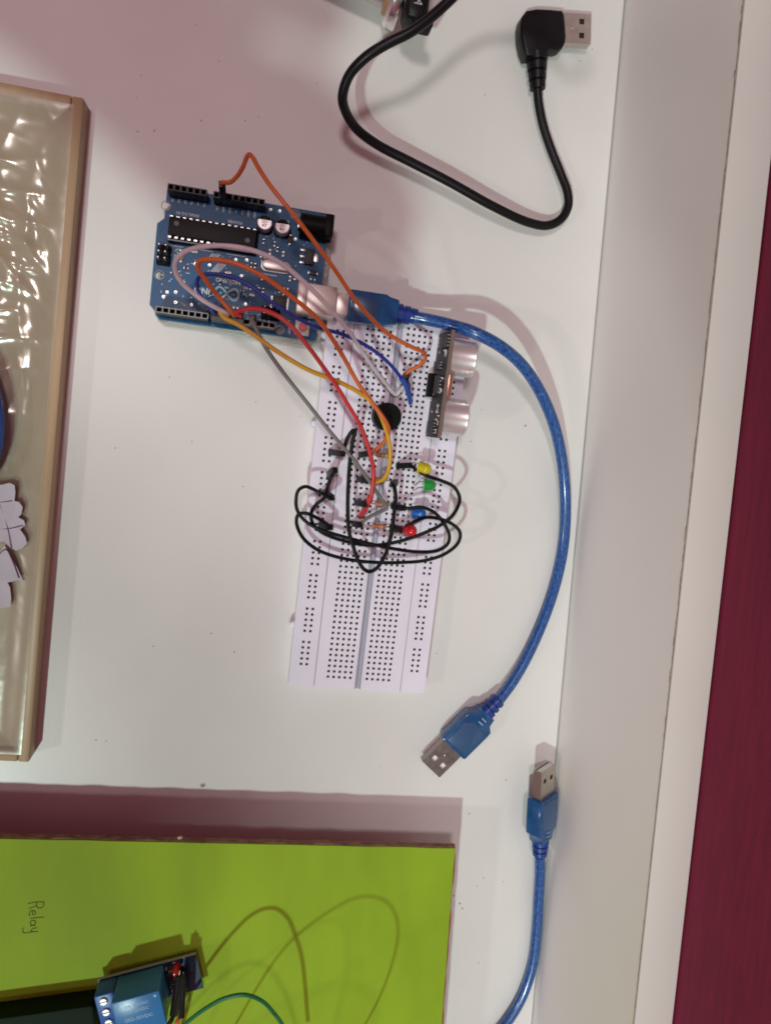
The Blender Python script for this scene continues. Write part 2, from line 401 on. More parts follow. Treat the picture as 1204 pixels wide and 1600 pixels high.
# blue ring and cut paper lying on the film at the frame's left edge
c0 = at(-75, 655, 15.6)
mb = MB(); RR = (at(6, 655, 15.6)-c0).length - 4.6
mb.tube([c0 + Vector((RR*math.cos(a), RR*1.9*math.sin(a), 0)) for a in [math.radians(x) for x in range(-80, 81, 8)]], 4.6, 14, 3)
tag(mb.build('blue_ring', M_BLUEP), 'curved bright blue plastic ring cut off by the left edge, on the film', 'ring')
def paper(name, outline, z, label, lines, lift):
    pts = [at(px, py, z) for px, py in outline]
    cx = sum((p for p in pts), Vector())/len(pts)
    e = empty(name, T(cx.x, cx.y, z), label, 'paper')
    m = MB(); n = len(pts); vs = []
    for s_ in (0, 0.28):
        for p in pts:
            q = p-cx; vs.append((q.x, q.y, s_ + lift*(q.length/16)**2 + .35*noise.noise(q*.15)))
        vs.append((0, 0, s_))
    fs = []
    for i in range(n):
        j = (i+1) % n
        fs.append((n, i, j)); fs.append((2*n+1, n+1+j, n+1+i)); fs.append((i, j, n+1+j, n+1+i))
    m.add(vs, fs); m.build('sheet', M_PAPER, e, angle=50)
    m = MB()
    for ln in lines:
        pp = []
        for px, py in ln:
            q = at(px, py, z)-cx; pp.append(Vector((q.x, q.y, .5 + lift*(q.length/16)**2 + .35*noise.noise(q*.15))))
        m.tube(pp, .22, 5, 4)
    if lines: m.build('ink_line', M_INK, e)
    return e
paper('scalloped_paper', [(-60,760),(5,757),(16,754),(24,758),(25,770),(20,782),(30,784),(36,792),(34,803),(29,808),(38,813),(40,820),(33,826),
      (29,830),(40,838),(43,848),(36,856),(26,860),(17,855),(8,846),(-60,850)], 10.6, 'lilac paper cutting with a scalloped edge and purple lines, at the left edge',
      [[(-10,826),(12,826),(36,821)],[(0,785),(8,810),(14,830),(19,856)],[(-10,783),(5,784),(20,782)]], 1.0)
paper('torn_paper', [(-60,862),(-5,868),(8,852),(16,868),(27,886),(33,900),(37,908),(27,907),(12,910),(16,918),(18,935),(17,948),(-10,951),(-60,950)], 10.2,
      'torn pale lilac paper scrap below the scalloped one, at the left edge', [[(-5,870),(10,858),(20,875),(30,903)]], .6)

# ================================================================== BREADBOARD
BBO = Vector((31.24, -117.08, 0)); BBA = -0.099
MBB = frame(BBO, (math.cos(BBA), math.sin(BBA), 0))      # u across, v along; (0,0) = first hole of the left block
bb = empty('breadboard', MBB, 'long white solderless breadboard full of small square holes, under the coloured wires', 'breadboard')
PT = 2.54; hs = 0.54; ZT = 9.0; V0, V1 = -5.2, 157.48+5.2
hv = [(j*PT-hs, j*PT+hs) for j in range(63)]
mats = [M_BB, M_HOLE, M_BBG]
mb = MB()
hu = [(i*PT-hs, i*PT+hs) for i in range(5)] + [((7+i)*PT-hs, (7+i)*PT+hs) for i in range(5)]
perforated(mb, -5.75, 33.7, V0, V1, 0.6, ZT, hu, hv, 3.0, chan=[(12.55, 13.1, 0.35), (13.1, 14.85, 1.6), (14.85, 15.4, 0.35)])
weld(mb.build('terminal_strip', mats, bb))
def skip_rail(i, j): return j < 2 or j > 60 or (j-2) % 6 == 5
for (a, b_, h0) in ((-17.4, -6.0, -5*PT), (33.95, 45.2, 15*PT)):
    mb = MB(); hu2 = [(h0-hs, h0+hs), (h0+PT-hs, h0+PT+hs)]
    perforated(mb, a, b_, V0, V1, 0.6, ZT-0.05, hu2, hv, 3.0, skip=skip_rail)
    weld(mb.build('power_rail', mats, bb))
mb = MB(); mb.box(-17.9, 45.4, V0-.5, V1+.4, 0.0, 0.58, 0.1); mb.build('foam_backing', M_TAPE, bb)
for v in (22, 72, 112, 150):
    mb = MB(); mb.prism([(-17.4, v-1.6), (-17.4, v+1.6), (-18.5, v+1.1), (-19.4, v+.9), (-19.4, v-.9), (-18.5, v-1.1)], 1.0, 6.5, 0.2); mb.build('locking_tab', M_BB, bb)
def hole(px, py): return at(px, py, ZT)

# ================================================================== MICROCONTROLLER BOARD
AZ, ATH = 8.6, -0.101
Rt = Matrix.Rotation(ATH, 4, 'Z') @ Matrix.Rotation(-0.055, 4, 'X') @ Matrix.Rotation(math.pi, 4, 'Z')
MA = T(-7.3, 61.0, AZ) @ Rt @ T(-34.3, -26.65, 0)        # local: x 0..68.6 (usb side at 0), y 0..53.3, z=0 board top
ard = empty('microcontroller_board', MA, 'blue microcontroller board with black pin headers and a metal usb socket, above the breadboard', 'circuit board')
def PA(x, y, z=0): return MA @ Vector((x, y, z))
# board outline
out = [(0, 0.6), (0.6, 0), (64.5, 0), (66, 1.5), (66, 12.7), (68.6, 15.2), (68.6, 48), (66, 50.6), (66, 51.8), (64.5, 53.3), (0.6, 53.3), (0, 52.7)]
mb = MB(); mb.prism(out, -1.6, 0)
pcb = mb.build('board', [M_PCB], ard, smooth=False)
cut = MB()
for (x, y) in ((13.97, 2.54), (15.24, 50.8), (66.0-.2, 7.62), (66.0-.2, 35.56)): cut.cyl((x, y, -3), 1.6, 6, 24)
co = cut.build('cutter', M_PCBE, ard)
mod = pcb.modifiers.new('b', 'BOOLEAN'); mod.object = co; mod.operation = 'DIFFERENCE'; mod.solver = 'EXACT'
bpy.context.view_layer.update()
dg = bpy.context.evaluated_depsgraph_get(); me = bpy.data.meshes.new_from_object(pcb.evaluated_get(dg)); pcb.modifiers.clear(); pcb.data = me
bpy.data.objects.remove(co, do_unlink=True)
for (x, y) in ((13.97, 2.54), (15.24, 50.8), (65.8, 7.62), (65.8, 35.56)):
    mb = MB(); mb.lathe((x, y, 0.02), [(1.62, 0), (1.62, .05), (1.95, .05), (1.95, 0)], 24); mb.build('hole_ring', mat('dull_ring', (.30, .32, .33), .6) if 'dull_ring' not in MATS else MATS['dull_ring'], ard)
# clear holder underneath, on four feet
mb = MB(); mb.prism([(-2.6, 0.5), (60, 0.5), (66, 8), (66, 46), (60, 52.5), (26, 54.6), (-2.6, 55.2)], -5.2, -3.6, 0.3); mb.build('clear_holder', M_ACR, ard)
for (x, y, z) in ((2, 3, -6.3), (64, 9, -5.9), (2, 51, -9.0), (64, 50, -8.6)):
    mb = MB(); mb.cyl((x, y, -5.2), 3.2, z+5.2+.01, 14); mb.build('foot', M_ACR, ard)
for (x, y) in ((4, 6), (60, 6), (4, 48), (60, 48)):
    mb = MB(); mb.cyl((x, y, -3.6), 2.0, 2.0, 12); mb.build('standoff', M_ACR, ard)
# pin headers
def header(x0, n, y):
    mb = MB(); hu = [(x0+i*PT-0.85, x0+i*PT+0.85) for i in range(n)]
    perforated(mb, x0-1.27, x0+(n-1)*PT+1.27, y-1.25, y+1.25, 0.05, 8.5, hu, [(y-.85, y+.85)], 5.0)
    # raised pale rim lines on top
    o = weld(mb.build('pin_header', [M_HOUS, M_PIT, M_HOUS], ard)); return o
header(18.80, 10, 50.8); header(45.72, 8, 50.8); header(27.94, 8, 2.54); header(50.80, 6, 2.54)
for (x0, n) in ((18.80, 10), (45.72, 8)):
    mb = MB()
    for i in range(n+1): mb.box(x0-1.27+i*PT-.16, x0-1.27+i*PT+.16, 49.75, 51.85, 8.5, 8.56)
    for yy in (49.62, 51.7): mb.box(x0-1.27, x0+(n-1)*PT+1.27, yy, yy+.3, 8.5, 8.58)
    mb.build('header_rim', mat('header_rim', (0.34, 0.33, 0.33), 0.45), ard)
# big dip chip in its socket
mb = MB(); mb.box(28.3, 63.6, 11.9, 22.1, 0.1, 3.6, .2); mb.build('chip_socket', M_BLACK, ard)
chip = MB(); chip.box(28.8, 63.2, 13.4, 20.6, 3.9, 7.2, .3)
chipo = chip.build('dip_chip', M_CHIP, ard)
M_MOULD = mat('mould_mark', (0.06, 0.06, 0.065), 0.4)
for (x, y) in ((60.2, 15.9), (32.0, 18.1)):
    mb = MB(); mb.cyl((x, y, 7.2), 1.0, .06, 18); mb.build('mould_mark', M_MOULD, chipo)
mb = MB()
for i in range(14):
    x = 29.6+i*PT
    for s_, yb in ((-1, 13.4), (1, 20.6)):
        mb.box(x-.62, x+.62, min(yb, yb+s_*.75), max(yb, yb+s_*.75), 5.2, 5.45); ye = yb+s_*.75
        mb.box(x-.35, x+.35, min(ye, ye-s_*.25), max(ye, ye-s_*.25), 3.6, 5.3)
mb.build('chip_pins', M_SOLDER, chipo)
mb = MB(); mb.box(28.4, 63.5, 21.4, 22.0, 3.61, 3.72); mb.build('socket_edge', mat('socket_edge', (0.25, 0.25, 0.26), .4), ard)
# electrolytic capacitors: base, can, dark half sector and print
def cap(x, y):
    b = MB(); b.prism([(x-3.2, y-3.2), (x+3.2, y-3.2), (x+3.2, y+2.2), (x+2.2, y+3.2), (x-2.2, y+3.2), (x-3.2, y+2.2)], 0.05, 1.0, .15); base = b.build('capacitor', M_BLACK, ard)
    b = MB(); b.lathe((x, y, 1), [(2.9, 0), (3.05, .4), (2.85, .9), (3.05, 1.4), (3.05, 4.6), (2.75, 5.0), (0, 5.0)], 26); b.build('can', M_ALU, base)
    b = MB()
    pts = [(x+2.8*math.cos(a), y+2.8*math.sin(a)) for a in [math.pi+.35+(math.pi-.7)*k/12 for k in range(13)]]
    b.prism(pts, 6.0, 6.06); b.build('polarity_mark', M_BLACK, base)
    b = MB()
    b.text('47', 1.9, T(x+.1, y+1.35, 6.05) @ Matrix.Rotation(math.pi, 4, 'Z')); b.text('25V', 1.5, T(x, y-.15, 6.05) @ Matrix.Rotation(math.pi, 4, 'Z'))
    b.build('print', M_SMDK, base)
cap(18.6, 9.9); cap(25.9, 9.5)
# crystal
mb = MB()
pts = [(15.6+1.9*math.cos(a), 25.2+1.9*math.sin(a)) for a in [math.pi/2+math.pi*k/10 for k in range(11)]] + [(23.4+1.9*math.cos(a), 25.2+1.9*math.sin(a)) for a in [-math.pi/2+math.pi*k/10 for k in range(11)]]
pts2 = [(15.6+2.3*math.cos(a), 25.2+2.3*math.sin(a)) for a in [math.pi/2+math.pi*k/10 for k in range(11)]] + [(23.4+2.3*math.cos(a), 25.2+2.3*math.sin(a)) for a in [-math.pi/2+math.pi*k/10 for k in range(11)]]
mb.prism(pts2, .05, .5); mb.prism(pts, .5, 3.4, .5); mb.build('crystal', M_STEEL, ard)
# usb socket
mb = MB(); mb.box(-6.2, 9.8, 32.1, 44.1, 0.1, 10.9, .5); usb = mb.build('usb_socket', M_STEEL, ard)
mb = MB(); mb.box(5.6, 9.9, 32.0, 44.2, 0.2, 11.0, .4); mb.build('shell_fold', M_STEEL, usb)
mb = MB(); mb.box(-6.35, -6.18, 33.4, 42.8, 1.4, 9.6); mb.build('socket_mouth', M_WHITE, usb)
for yy in (31.6, 44.25):
    mb = MB(); mb.box(2.0, 4.4, yy-.1, yy+.35, -1.5, 4.0, .1); mb.build('shell_tab', M_STEEL, usb)
# barrel jack
mb = MB(); mb.box(-1.8, 11.6, 3.3, 12.2, 0.05, 6.5, .3); mb.box(-1.8, 1.6, 3.3, 12.2, 0.06, 10.9, .4); jack = mb.build('power_jack', M_BLACK, ard)
mb = MB(); mb.cyl((1.5, 7.75, 6.4), 4.3, 10.0, 22, axis=(1, 0, 0)); mb.build('barrel', M_BLACK, jack)
mb = MB(); mb.cyl((-1.9, 7.75, 6.4), 3.1, .14, 20, axis=(1, 0, 0)); mb.build('barrel_opening', M_PIT, jack)
mb = MB(); mb.box(11.7, 12.5, 6.6, 8.9, .05, 4.2, .2); mb.box(5.5, 8.3, 2.9, 3.25, .05, 3.5, .1); mb.build('solder_lug', M_SOLDER, jack)
# reset button
mb = MB(); mb.box(3.2, 9.2, 46.0, 52.0, 0.05, 3.2, .3); rb = mb.build('reset_button', mat('button_body', (0.62, 0.62, 0.60), .35), ard)
mb = MB(); mb.cyl((6.2, 49.0, 3.2), 1.7, 1.5, 20, bev=.25); mb.build('button_cap', M_REDB, rb)
# regulator near the jack
mb = MB(); mb.box(4.4, 8.0, 15.9, 22.4, .1, 1.8, .2); rg = mb.build('voltage_regulator', M_SMDK, ard)
mb = MB(); mb.box(2.4, 4.3, 17.4, 20.9, .05, .9, .15); mb.build('heat_tab', M_SOLDER, rg)
for yy in (16.6, 19.15, 21.7):
    mb = MB(); mb.box(8.05, 10.2, yy-.55, yy+.55, .05, .7, .15); mb.build('pin', M_SOLDER, rg)
# programming headers (bare pins)
def icsp(x, y, nx_, ny_):
    b = MB(); b.box(x-1.3, x+(nx_-1)*PT+1.3, y-1.3, y+(ny_-1)*PT+1.3, .05, 2.5, .15); h = b.build('programming_header', M_BLACK, ard)
    b = MB()
    for i in range(nx_):
        for j in range(ny_): b.box(x+i*PT-.32, x+i*PT+.32, y+j*PT-.32, y+j*PT+.32, 2.5, 8.6, .1)
    b.build('pins', M_SOLDER, h)
icsp(63.4, 25.2, 2, 3); icsp(17.3, 43.5, 3, 2)
# small surface-mount parts, one object each
smd_meshes = {}
def smd(kind, x, y, rot=0):
    if kind not in smd_meshes:
        b = MB()
        if kind == 'resistor': b.box(-.55, .55, -.42, .42, .05, .55, .06, mi=0); b.box(-1.0, -.56, -.43, .43, .04, .6, .06, mi=1); b.box(.56, 1.0, -.43, .43, .04, .6, .06, mi=1)
        elif kind == 'capacitor_smd': b.box(-.6, .6, -.55, .55, .05, .9, .06, mi=2); b.box(-1.05, -.61, -.56, .56, .04, .95, .06, mi=1); b.box(.61, 1.05, -.56, .56, .04, .95, .06, mi=1)
        elif kind == 'led_smd': b.box(-.8, .8, -.5, .5, .05, .75, .06, mi=3); b.box(-1.1, -.81, -.5, .5, .04, .5, .05, mi=1); b.box(.81, 1.1, -.5, .5, .04, .5, .05, mi=1)
        elif kind == 'via': b.lathe((0, 0, .01), [(.28, 0), (.28, .04), (.62, .06), (.62, 0)], 12, mi=1)
        elif kind == 'diode': b.box(-1.5, 1.5, -.9, .9, .05, 1.2, .12, mi=0); b.box(-2.1, -1.52, -.6, .6, .04, .6, .05, mi=1); b.box(1.52, 2.1, -.6, .6, .04, .6, .05, mi=1)
        ms = [M_SMDK, M_SOLDER, M_CERA, M_WHITE]
        o = b.build('surface_mount_part', ms, None); smd_meshes[kind] = o.data; bpy.data.objects.remove(o)
    o = bpy.data.objects.new('surface_mount_part', smd_meshes[kind]); C.objects.link(o); o.parent = ard
    o.location = (x*S, y*S, 0); o.rotation_euler.z = rot
H90 = math.pi/2
for a in [('led_smd',38.6,30.6,.1),('resistor',41.5,35.0,H90),('led_smd',28.2,35.6,0),('led_smd',28.2,38.2,0),('resistor',25.6,35.6,H90),('resistor',23.8,35.6,H90),
          ('capacitor_smd',25.3,22.0,0),('capacitor_smd',22.5,19.6,H90),('capacitor_smd',17.0,19.6,H90),('resistor',19.6,18.0,H90),('resistor',21.0,16.0,H90),('resistor',25.6,15.6,H90),
          ('diode',4.0,25.4,0),('resistor',3.8,28.0,0),('resistor',3.8,30.0,0),('capacitor_smd',11.2,28.4,H90),('capacitor_smd',13.2,29.2,H90),('resistor',28.0,26.0,H90),('resistor',29.6,26.0,H90),
          ('capacitor_smd',34.2,44.4,0),('led_smd',12.0,47.5,H90),('capacitor_smd',14.5,33.5,0),('resistor',14.5,36.0,0),('resistor',17.0,34.6,H90),('capacitor_smd',24.0,31.0,0.2),
          ('capacitor_smd',57.6,24.5,0),('capacitor_smd',57.8,28.2,H90),('resistor',55.6,31.2,0),('resistor',60.5,34.0,0),('led_smd',52.8,24.2,0),('capacitor_smd',60.4,30.2,H90),
          ('via',52.2,29.0,0),('via',49.7,38.9,0),('via',56.2,37.0,0),('via',58.8,41.5,0),('via',46.5,28.6,0),('via',62.2,42.0,0),('via',45.0,44.5,0),('via',52.0,45.6,0),('via',58.5,45.6,0),('via',63.5,44.0,0),
          ('via',36.2,24.8,0),('via',31.8,24.2,0),('via',33.3,31.0,0),('via',30.5,42.2,0),('via',16.8,6.4,0),('via',12.9,12.6,0),('diode',14.8,13.2,H90),('via',24.2,2.3,0),('via',20.4,2.3,0)]:
    smd(*a)
# small usb interface chip
mb = MB(); mb.box(13.6, 19.6, 37.0, 42.4, .1, 1.1, .12, ); qf = mb.build('interface_chip', M_SMDK, ard)
mb = MB()
for k in range(8):
    yy = 37.4+k*.66; mb.box(12.9, 13.55, yy, yy+.33, .05, .35); mb.box(19.65, 20.3, yy, yy+.33, .05, .35)
mb.build('chip_pins', M_SOLDER, qf)
# silkscreen: words, logo and marks are upside down in the picture because the board is turned half round
R180 = Matrix.Identity(4)
mb = MB()
def tx(s, size, x, y, rot=0): mb.text(s, size, T(x, y, .03) @ Matrix.Rotation(rot, 4, 'Z'), .015)
tx('ARDUINO', 2.3, 38.2, 33.9); tx('UNO', 3.6, 47.6, 39.2); tx('DIGITAL (PWM~)', 1.5, 40.5, 46.6); tx('ANALOG IN', 1.7, 57.0, 9.6); tx('POWER', 1.7, 38.0, 9.6)
tx('TX', 1.3, 31.0, 38.2); tx('RX', 1.3, 31.0, 35.6); tx('ON', 1.4, 56.0, 24.3); tx('L', 1.4, 34.9, 41.0); tx('RESET', 1.2, 11.4, 50.4, H90); tx('ICSP', 1.2, 60.4, 27.6, H90)
tx('AREF', 1.1, 20.2, 47.6, H90); tx('GND', 1.1, 22.0, 47.6, H90)
for i, s_ in enumerate(['13', '12', '~11', '~10', '~9', '8']): tx(s_, 1.15, 23.9+i*PT, 48.0, H90)
for i, s_ in enumerate(['7', '~6', '~5', '4', '~3', '2', '1', '0']): tx(s_, 1.15, 45.7+i*PT, 48.0, H90)
for i, s_ in enumerate(['A0', 'A1', 'A2', 'A3', 'A4', 'A5']): tx(s_, 1.25, 50.8+i*PT, 4.9, H90)
for i, s_ in enumerate(['IOREF', 'RESET', '3.3V', '5V', 'GND', 'GND', 'VIN']): tx(s_, 1.0, 30.4+i*PT, 5.4, H90)
tx('www.arduino.cc', 1.4, 23.5, 28.9)
for k in range(5): mb.box(-.16, .16, -2.4, 2.4, .02, .05, 0, T(41.3+k*.75, 29.2, 0) @ Matrix.Rotation(-.62, 4, 'Z'))
for k in range(5): mb.box(-.16, .16, -1.1, 1.1, .02, .05, 0, T(43.3+k*.75, 24.6, 0) @ Matrix.Rotation(-.62, 4, 'Z'))
rs = random.Random(3)  # random white ticks: extra print marks and painted-in glints
for k in range(75):
    x = rs.uniform(13, 66); y = rs.uniform(23.2, 46.5); l = rs.choice((.5, .7, .9, 1.6)); 
    mb.box(-l/2, l/2, -.13, .13, .02, .045, 0, T(x, y, 0) @ Matrix.Rotation(rs.choice((0, H90, .6)), 4, 'Z'))
for k in range(22):
    x = rs.uniform(3, 30); y = rs.uniform(13, 24); mb.box(-.35, .35, -.12, .12, .02, .045, 0, T(x, y, 0) @ Matrix.Rotation(rs.choice((0, H90)), 4, 'Z'))
for (x, y, l) in ((60, 23.1, 5), (50, 23.0, 9), (36, 23.0, 8)): mb.box(x-l/2, x+l/2, y-.09, y+.09, .02, .05)
mb.build('silkscreen_and_glints', M_SILK, ard, smooth=False)
# the two-loop logo with minus and plus
mb = MB(); ctr = (38.4, 39.1)
pts = []
for k in range(65):
    t = 2*math.pi*k/64; x = 4.55*math.cos(t)/(1+.18*math.sin(t)**2); yv = 3.9*math.sin(t)*math.cos(t)
    pts.append(Vector((ctr[0]+x*1.05, ctr[1]+yv*1.2, .05)))
vs = []; fs = []
for k in range(64):
    a = pts[k]; tn = (pts[(k+1) % 64]-pts[k-1 if k else 63]).normalized(); nn = Vector((-tn.y, tn.x, 0))
    vs += [a+nn*.42, a-nn*.42]
for k in range(64):
    j = (k+1) % 64; fs.append((2*k, 2*k+1, 2*j+1, 2*j))
mb.add(vs, fs)
mb.box(ctr[0]-3.4, ctr[0]-1.6, ctr[1]-.2, ctr[1]+.2, .03, .06); mb.box(ctr[0]+1.6, ctr[0]+3.4, ctr[1]-.2, ctr[1]+.2, .03, .06); mb.box(ctr[0]+2.3, ctr[0]+2.7, ctr[1]-.9, ctr[1]+.9, .035, .065)
mb.build('logo', mat('logo_paint', (0.38, 0.56, 0.64), .5), ard, smooth=False)

# ================================================================== JUMPER WIRES
def housing(mb, a, b, w_=1.27):
    """black connector shell from a to b"""
    a = Vector(a); b = Vector(b); M = frame(a, (b-a).cross(Vector((0.3, 1, 0))) if abs((b-a).normalized().z) > .3 else Vector((0, 1, 0)), b-a)
    z = (b-a).normalized(); x = Vector((0, 1, 0.01)); x = (x-z*x.dot(z)).normalized(); y_ = z.cross(x)
    M = Matrix((x, y_, z)).transposed().to_4x4(); M.translation = a
    mb.box(-w_, w_, -w_, w_, 0, (b-a).length, .22, M)
def jumper(label, m, pts, r=0.85, ends=(), pins=(), sleeve=None, group='jumper wires', name='jumper_wire'):
    W = [p if isinstance(p, Vector) else at(*p) for p in pts]
    o0 = Vector((W[0].x, W[0].y, 0))
    e = empty(name, T(*o0), label, 'jumper wire', group)
    mb = MB(); mb.tube([p-o0 for p in W], r, 10, 7); mb.build('insulation', m, e)
    for (a, b) in ends:
        mb = MB(); housing(mb, a-o0, b-o0); mb.build('connector_shell', M_HOUS, e)
        mb = MB(); d = (a-b).normalized(); mb.tube([a-o0+d*.0, a-o0+d*2.0], .32, 6, 1); mb.build('pin', M_SOLDER, e)
    if sleeve:
        mb = MB(); SS = [at(*p)-o0 for p in sleeve[0]]; mb.tube(SS, sleeve[1], 10, 6, rfun=lambda t: 1-.25*t); mb.build('end_sleeve', sleeve[2], e)
    return e
def hsg(bx, by, tx_, ty_, tz=20): return (at(bx, by, ZT+.3), at(tx_, ty_, tz))
def dig(x): return (PA(x, 50.8, 8.6), PA(x, 50.8, 19.5))
hd = {k: dig(18.80+PT*i) for k, i in (('blue', 9), ('yellow', 8), ('white', 7), ('orange', 6), ('red', 5), ('grey', 3))}
hA = (PA(43.2, 2.54, 8.6), at(346, 296, 31))
hA = (hA[0], hA[0] + (PA(43.2, 2.0, 20.5)-hA[0]))
def up(h, k=1.2): return h[1] + (h[1]-h[0]).normalized()*k

e1 = (at(634, 592, ZT+.3), at(634, 586, 14))
jumper('orange jumper wire with a sharp peak, reaching from the topmost pin header', M_ORANGE,
       [hA[1]-Vector((0,0,2)), up(hA, 1.0), (360,284,33), (371,274,36), (380,259,40), (385,246,43), (389,241,45), (395,246,46), (402,259,47), (420,287,49), (463,341,49), (520,417,43), (560,475,38), (606,521,31),
        (645,543,25), (662,551,22.5), (664,560,20.5), (655,571,18), (643,577,16), (634,584,14.5), (634,590,12)], .86, [hA, e1])
e2 = (at(637, 605, ZT+.3), at(634, 601, 14.5))
jumper('white jumper wire arching over the black chip and folding back on the breadboard', M_LILAC,
       [hd['white'][1]-Vector((0,0,2)), up(hd['white']), (322,472,33), (300,456,34), (284,441,36), (274,424,38), (275,407,40), (289,393,42), (318,385,44), (355,384,45), (398,392,45), (440,412,43), (490,455,39), (540,511,31),
        (580,570,21), (605,602,14), (614,613,12.2), (619,616,11.8), (625,610,12.6), (634,601,14.5), (636,604,12.5)], .95, [hd['white'], e2])
e3 = hsg(563, 711, 579, 708, 17)
jumper('orange jumper wire looping over the blue board and across the black buzzer', M_ORANGE,
       [hd['orange'][1]-Vector((0,0,2)), up(hd['orange']), (340,462,32), (324,441,36), (312,424,38), (309,412,40), (315,406,41), (332,405,42), (370,412,43), (410,431,43), (460,467,41), (497,499,38), (530,547,33), (560,600,28),
        (588,638,25), (602,658,24), (607,672,21), (602,687,17.5), (592,698,16.5), (580,707,16.5), (575,709,16)], .92, [hd['orange'], e3])
e4 = (at(641, 631, ZT+.3), at(638, 618, 14))
jumper('dark blue jumper wire ending in a blue sleeve near the ultrasonic sensor', M_BLUE,
       [hd['blue'][1]-Vector((0,0,2)), up(hd['blue']), (317,469,29), (309,450,29), (308,438,30), (314,431,31), (330,428,32), (360,432,33), (390,446,34), (430,476,34), (470,500,33), (495,511,32), (540,524,29), (580,545,25),
        (608,568,21), (626,590,18), (635,606,15.5), (638,616,13.5)], .78, [hd['blue']],
       sleeve=([(627,590,17.8),(635,604,15.5),(639,617,13),(641,630,9.6)], 1.3, M_BLUES))
e5 = hsg(556, 784, 571, 788, 17)
jumper('red jumper wire curving down across the breadboard with a thick red tip', M_RED,
       [hd['red'][1]-Vector((0,0,2)), up(hd['red']), (368,490,31), (380,484,32), (400,482,34), (425,489,36), (450,505,37), (480,540,37), (520,595,34), (545,635,30), (565,670,26), (577,705,23), (583,735,20), (582,760,18.5), (578,780,17), (571,792,14.5), (566,801,12.5)],
       .88, [hd['red'], e5], sleeve=([(579,775,17.2),(573,789,15),(567,800,12.4),(562,808,9.6)], 1.35, M_RED))
e6 = hsg(560, 748, 576, 751, 17)
jumper('yellow jumper wire sweeping from the blue board down to the breadboard channel', M_YELLOW,
       [hd['yellow'][1]-Vector((0,0,2)), up(hd['yellow']), (352,497,32), (372,507,33), (395,522,34), (430,547,35), (480,577,34), (530,597,31), (568,618,27), (588,638,24), (600,663,21), (608,693,18.5), (609,720,17), (604,741,16), (595,751,15.5), (583,753,15.5), (574,751,15.5)], .92, [hd['yellow'], e6])
e7 = hsg(552, 818, 563, 820, 15)
jumper('grey jumper wire running straight and bending back beside the red one', M_GREY,
       [hd['grey'][1]-Vector((0,0,2)), up(hd['grey']), (393,498,32), (400,513,33), (415,543,34), (440,579,34), (480,630,31), (520,680,27), (550,715,23), (575,749,18.5), (593,776,14), (602,789,11.8), (604,794,11.4), (597,798,11.6), (583,804,12.6), (570,812,13.6), (563,819,14)], .82, [hd['grey'], e7])
def z3(L): return [(440+x/4.013, 680+y_/4.013, z) for x, y_, z in L]
b1a, b1b = hsg(507, 769, 518, 778), hsg(613, 790, 631, 794, 17)
jumper('black jumper wire with its inner left loop, ending beside the blue led', M_BLK,
       [b1a[1]-Vector((0,0,1.5)), b1a[1]+Vector((.4,-.2,.8))] + z3([(265,372,22),(220,350,22),(150,322,20),(105,345,18),(90,400,17),(97,470,17),(150,540,17.5),(240,590,18),(400,640,18),(560,682,18),(700,712,18),(850,731,18),(980,722,18),(1040,680,18),(1050,630,18),(1020,560,18),(960,487,18.5),(880,452,18.5),(790,458,17.5)]) + [b1b[1]], .78, [b1a, b1b])
b2a, b2b = hsg(514, 742, 523, 734, 20), hsg(621, 728, 641, 727, 16)
jumper('black jumper wire from beside the yellow led round to the left power rail', M_BLK,
       [b2a[1]-Vector((0,0,1)), b2a[1]+Vector((0,.2,.9))] + z3([(310,262,21),(288,320,19.5),(268,390,20.5),(215,435,19),(187,480,17),(190,545,16),(250,608,15.6),(400,665,15.6),(560,690,15.4),(700,674,15.4),(860,626,19.5),(1000,560,21.5),(1080,490,21.5),(1115,400,20),(1080,325,19),(1000,285,18.5),(900,250,18.5),(830,205,17)]) + [b2b[1]], .80, [b2a, b2b])
b3a, b3b = hsg(500, 820, 517, 824, 17), hsg(611, 823, 630, 828, 16)
jumper('black jumper wire making the widest bottom loop, ending beside the red led', M_BLK,
       [b3a[1]-Vector((0,0,1)), b3a[1]+Vector((0,.2,.8))] + z3([(250,535,19),(200,508,20),(150,489,20.5),(105,497,19.5),(92,545,18),(130,640,15),(210,710,13.5),(300,750,13),(430,781,13),(600,798,13),(750,798,13),(900,785,13.5),(1030,740,14.5),(1108,670,15.5),(1115,605,16),(1060,552,15),(980,522,15),(900,516,17),(830,543,18),(780,575,17)]) + [b3b[1]], .80, [b3a, b3b])
b4a, b4b = hsg(516, 706, 536, 709, 19), hsg(618, 753, 613, 757, 17)
jumper('black jumper wire in a long upright loop down the breadboard middle', M_BLK,
       [b4a[1]-Vector((0,0,1)), b4a[1]+Vector((.3,.3,.8)), (539,695,23), (544,682,25), (551,673,26), (554,673,26), (551,688,25), (547,715,23), (544,755,22), (543,795,22), (545,830,22), (551,852,22), (559,875,21), (568,889,20.5), (577,893,20), (588,888,20), (601,868,20), (610,840,20.5), (615,805,21), (618,777,20.5), (616,762,19.5)] + [b4b[1]], .85, [b4a, b4b])

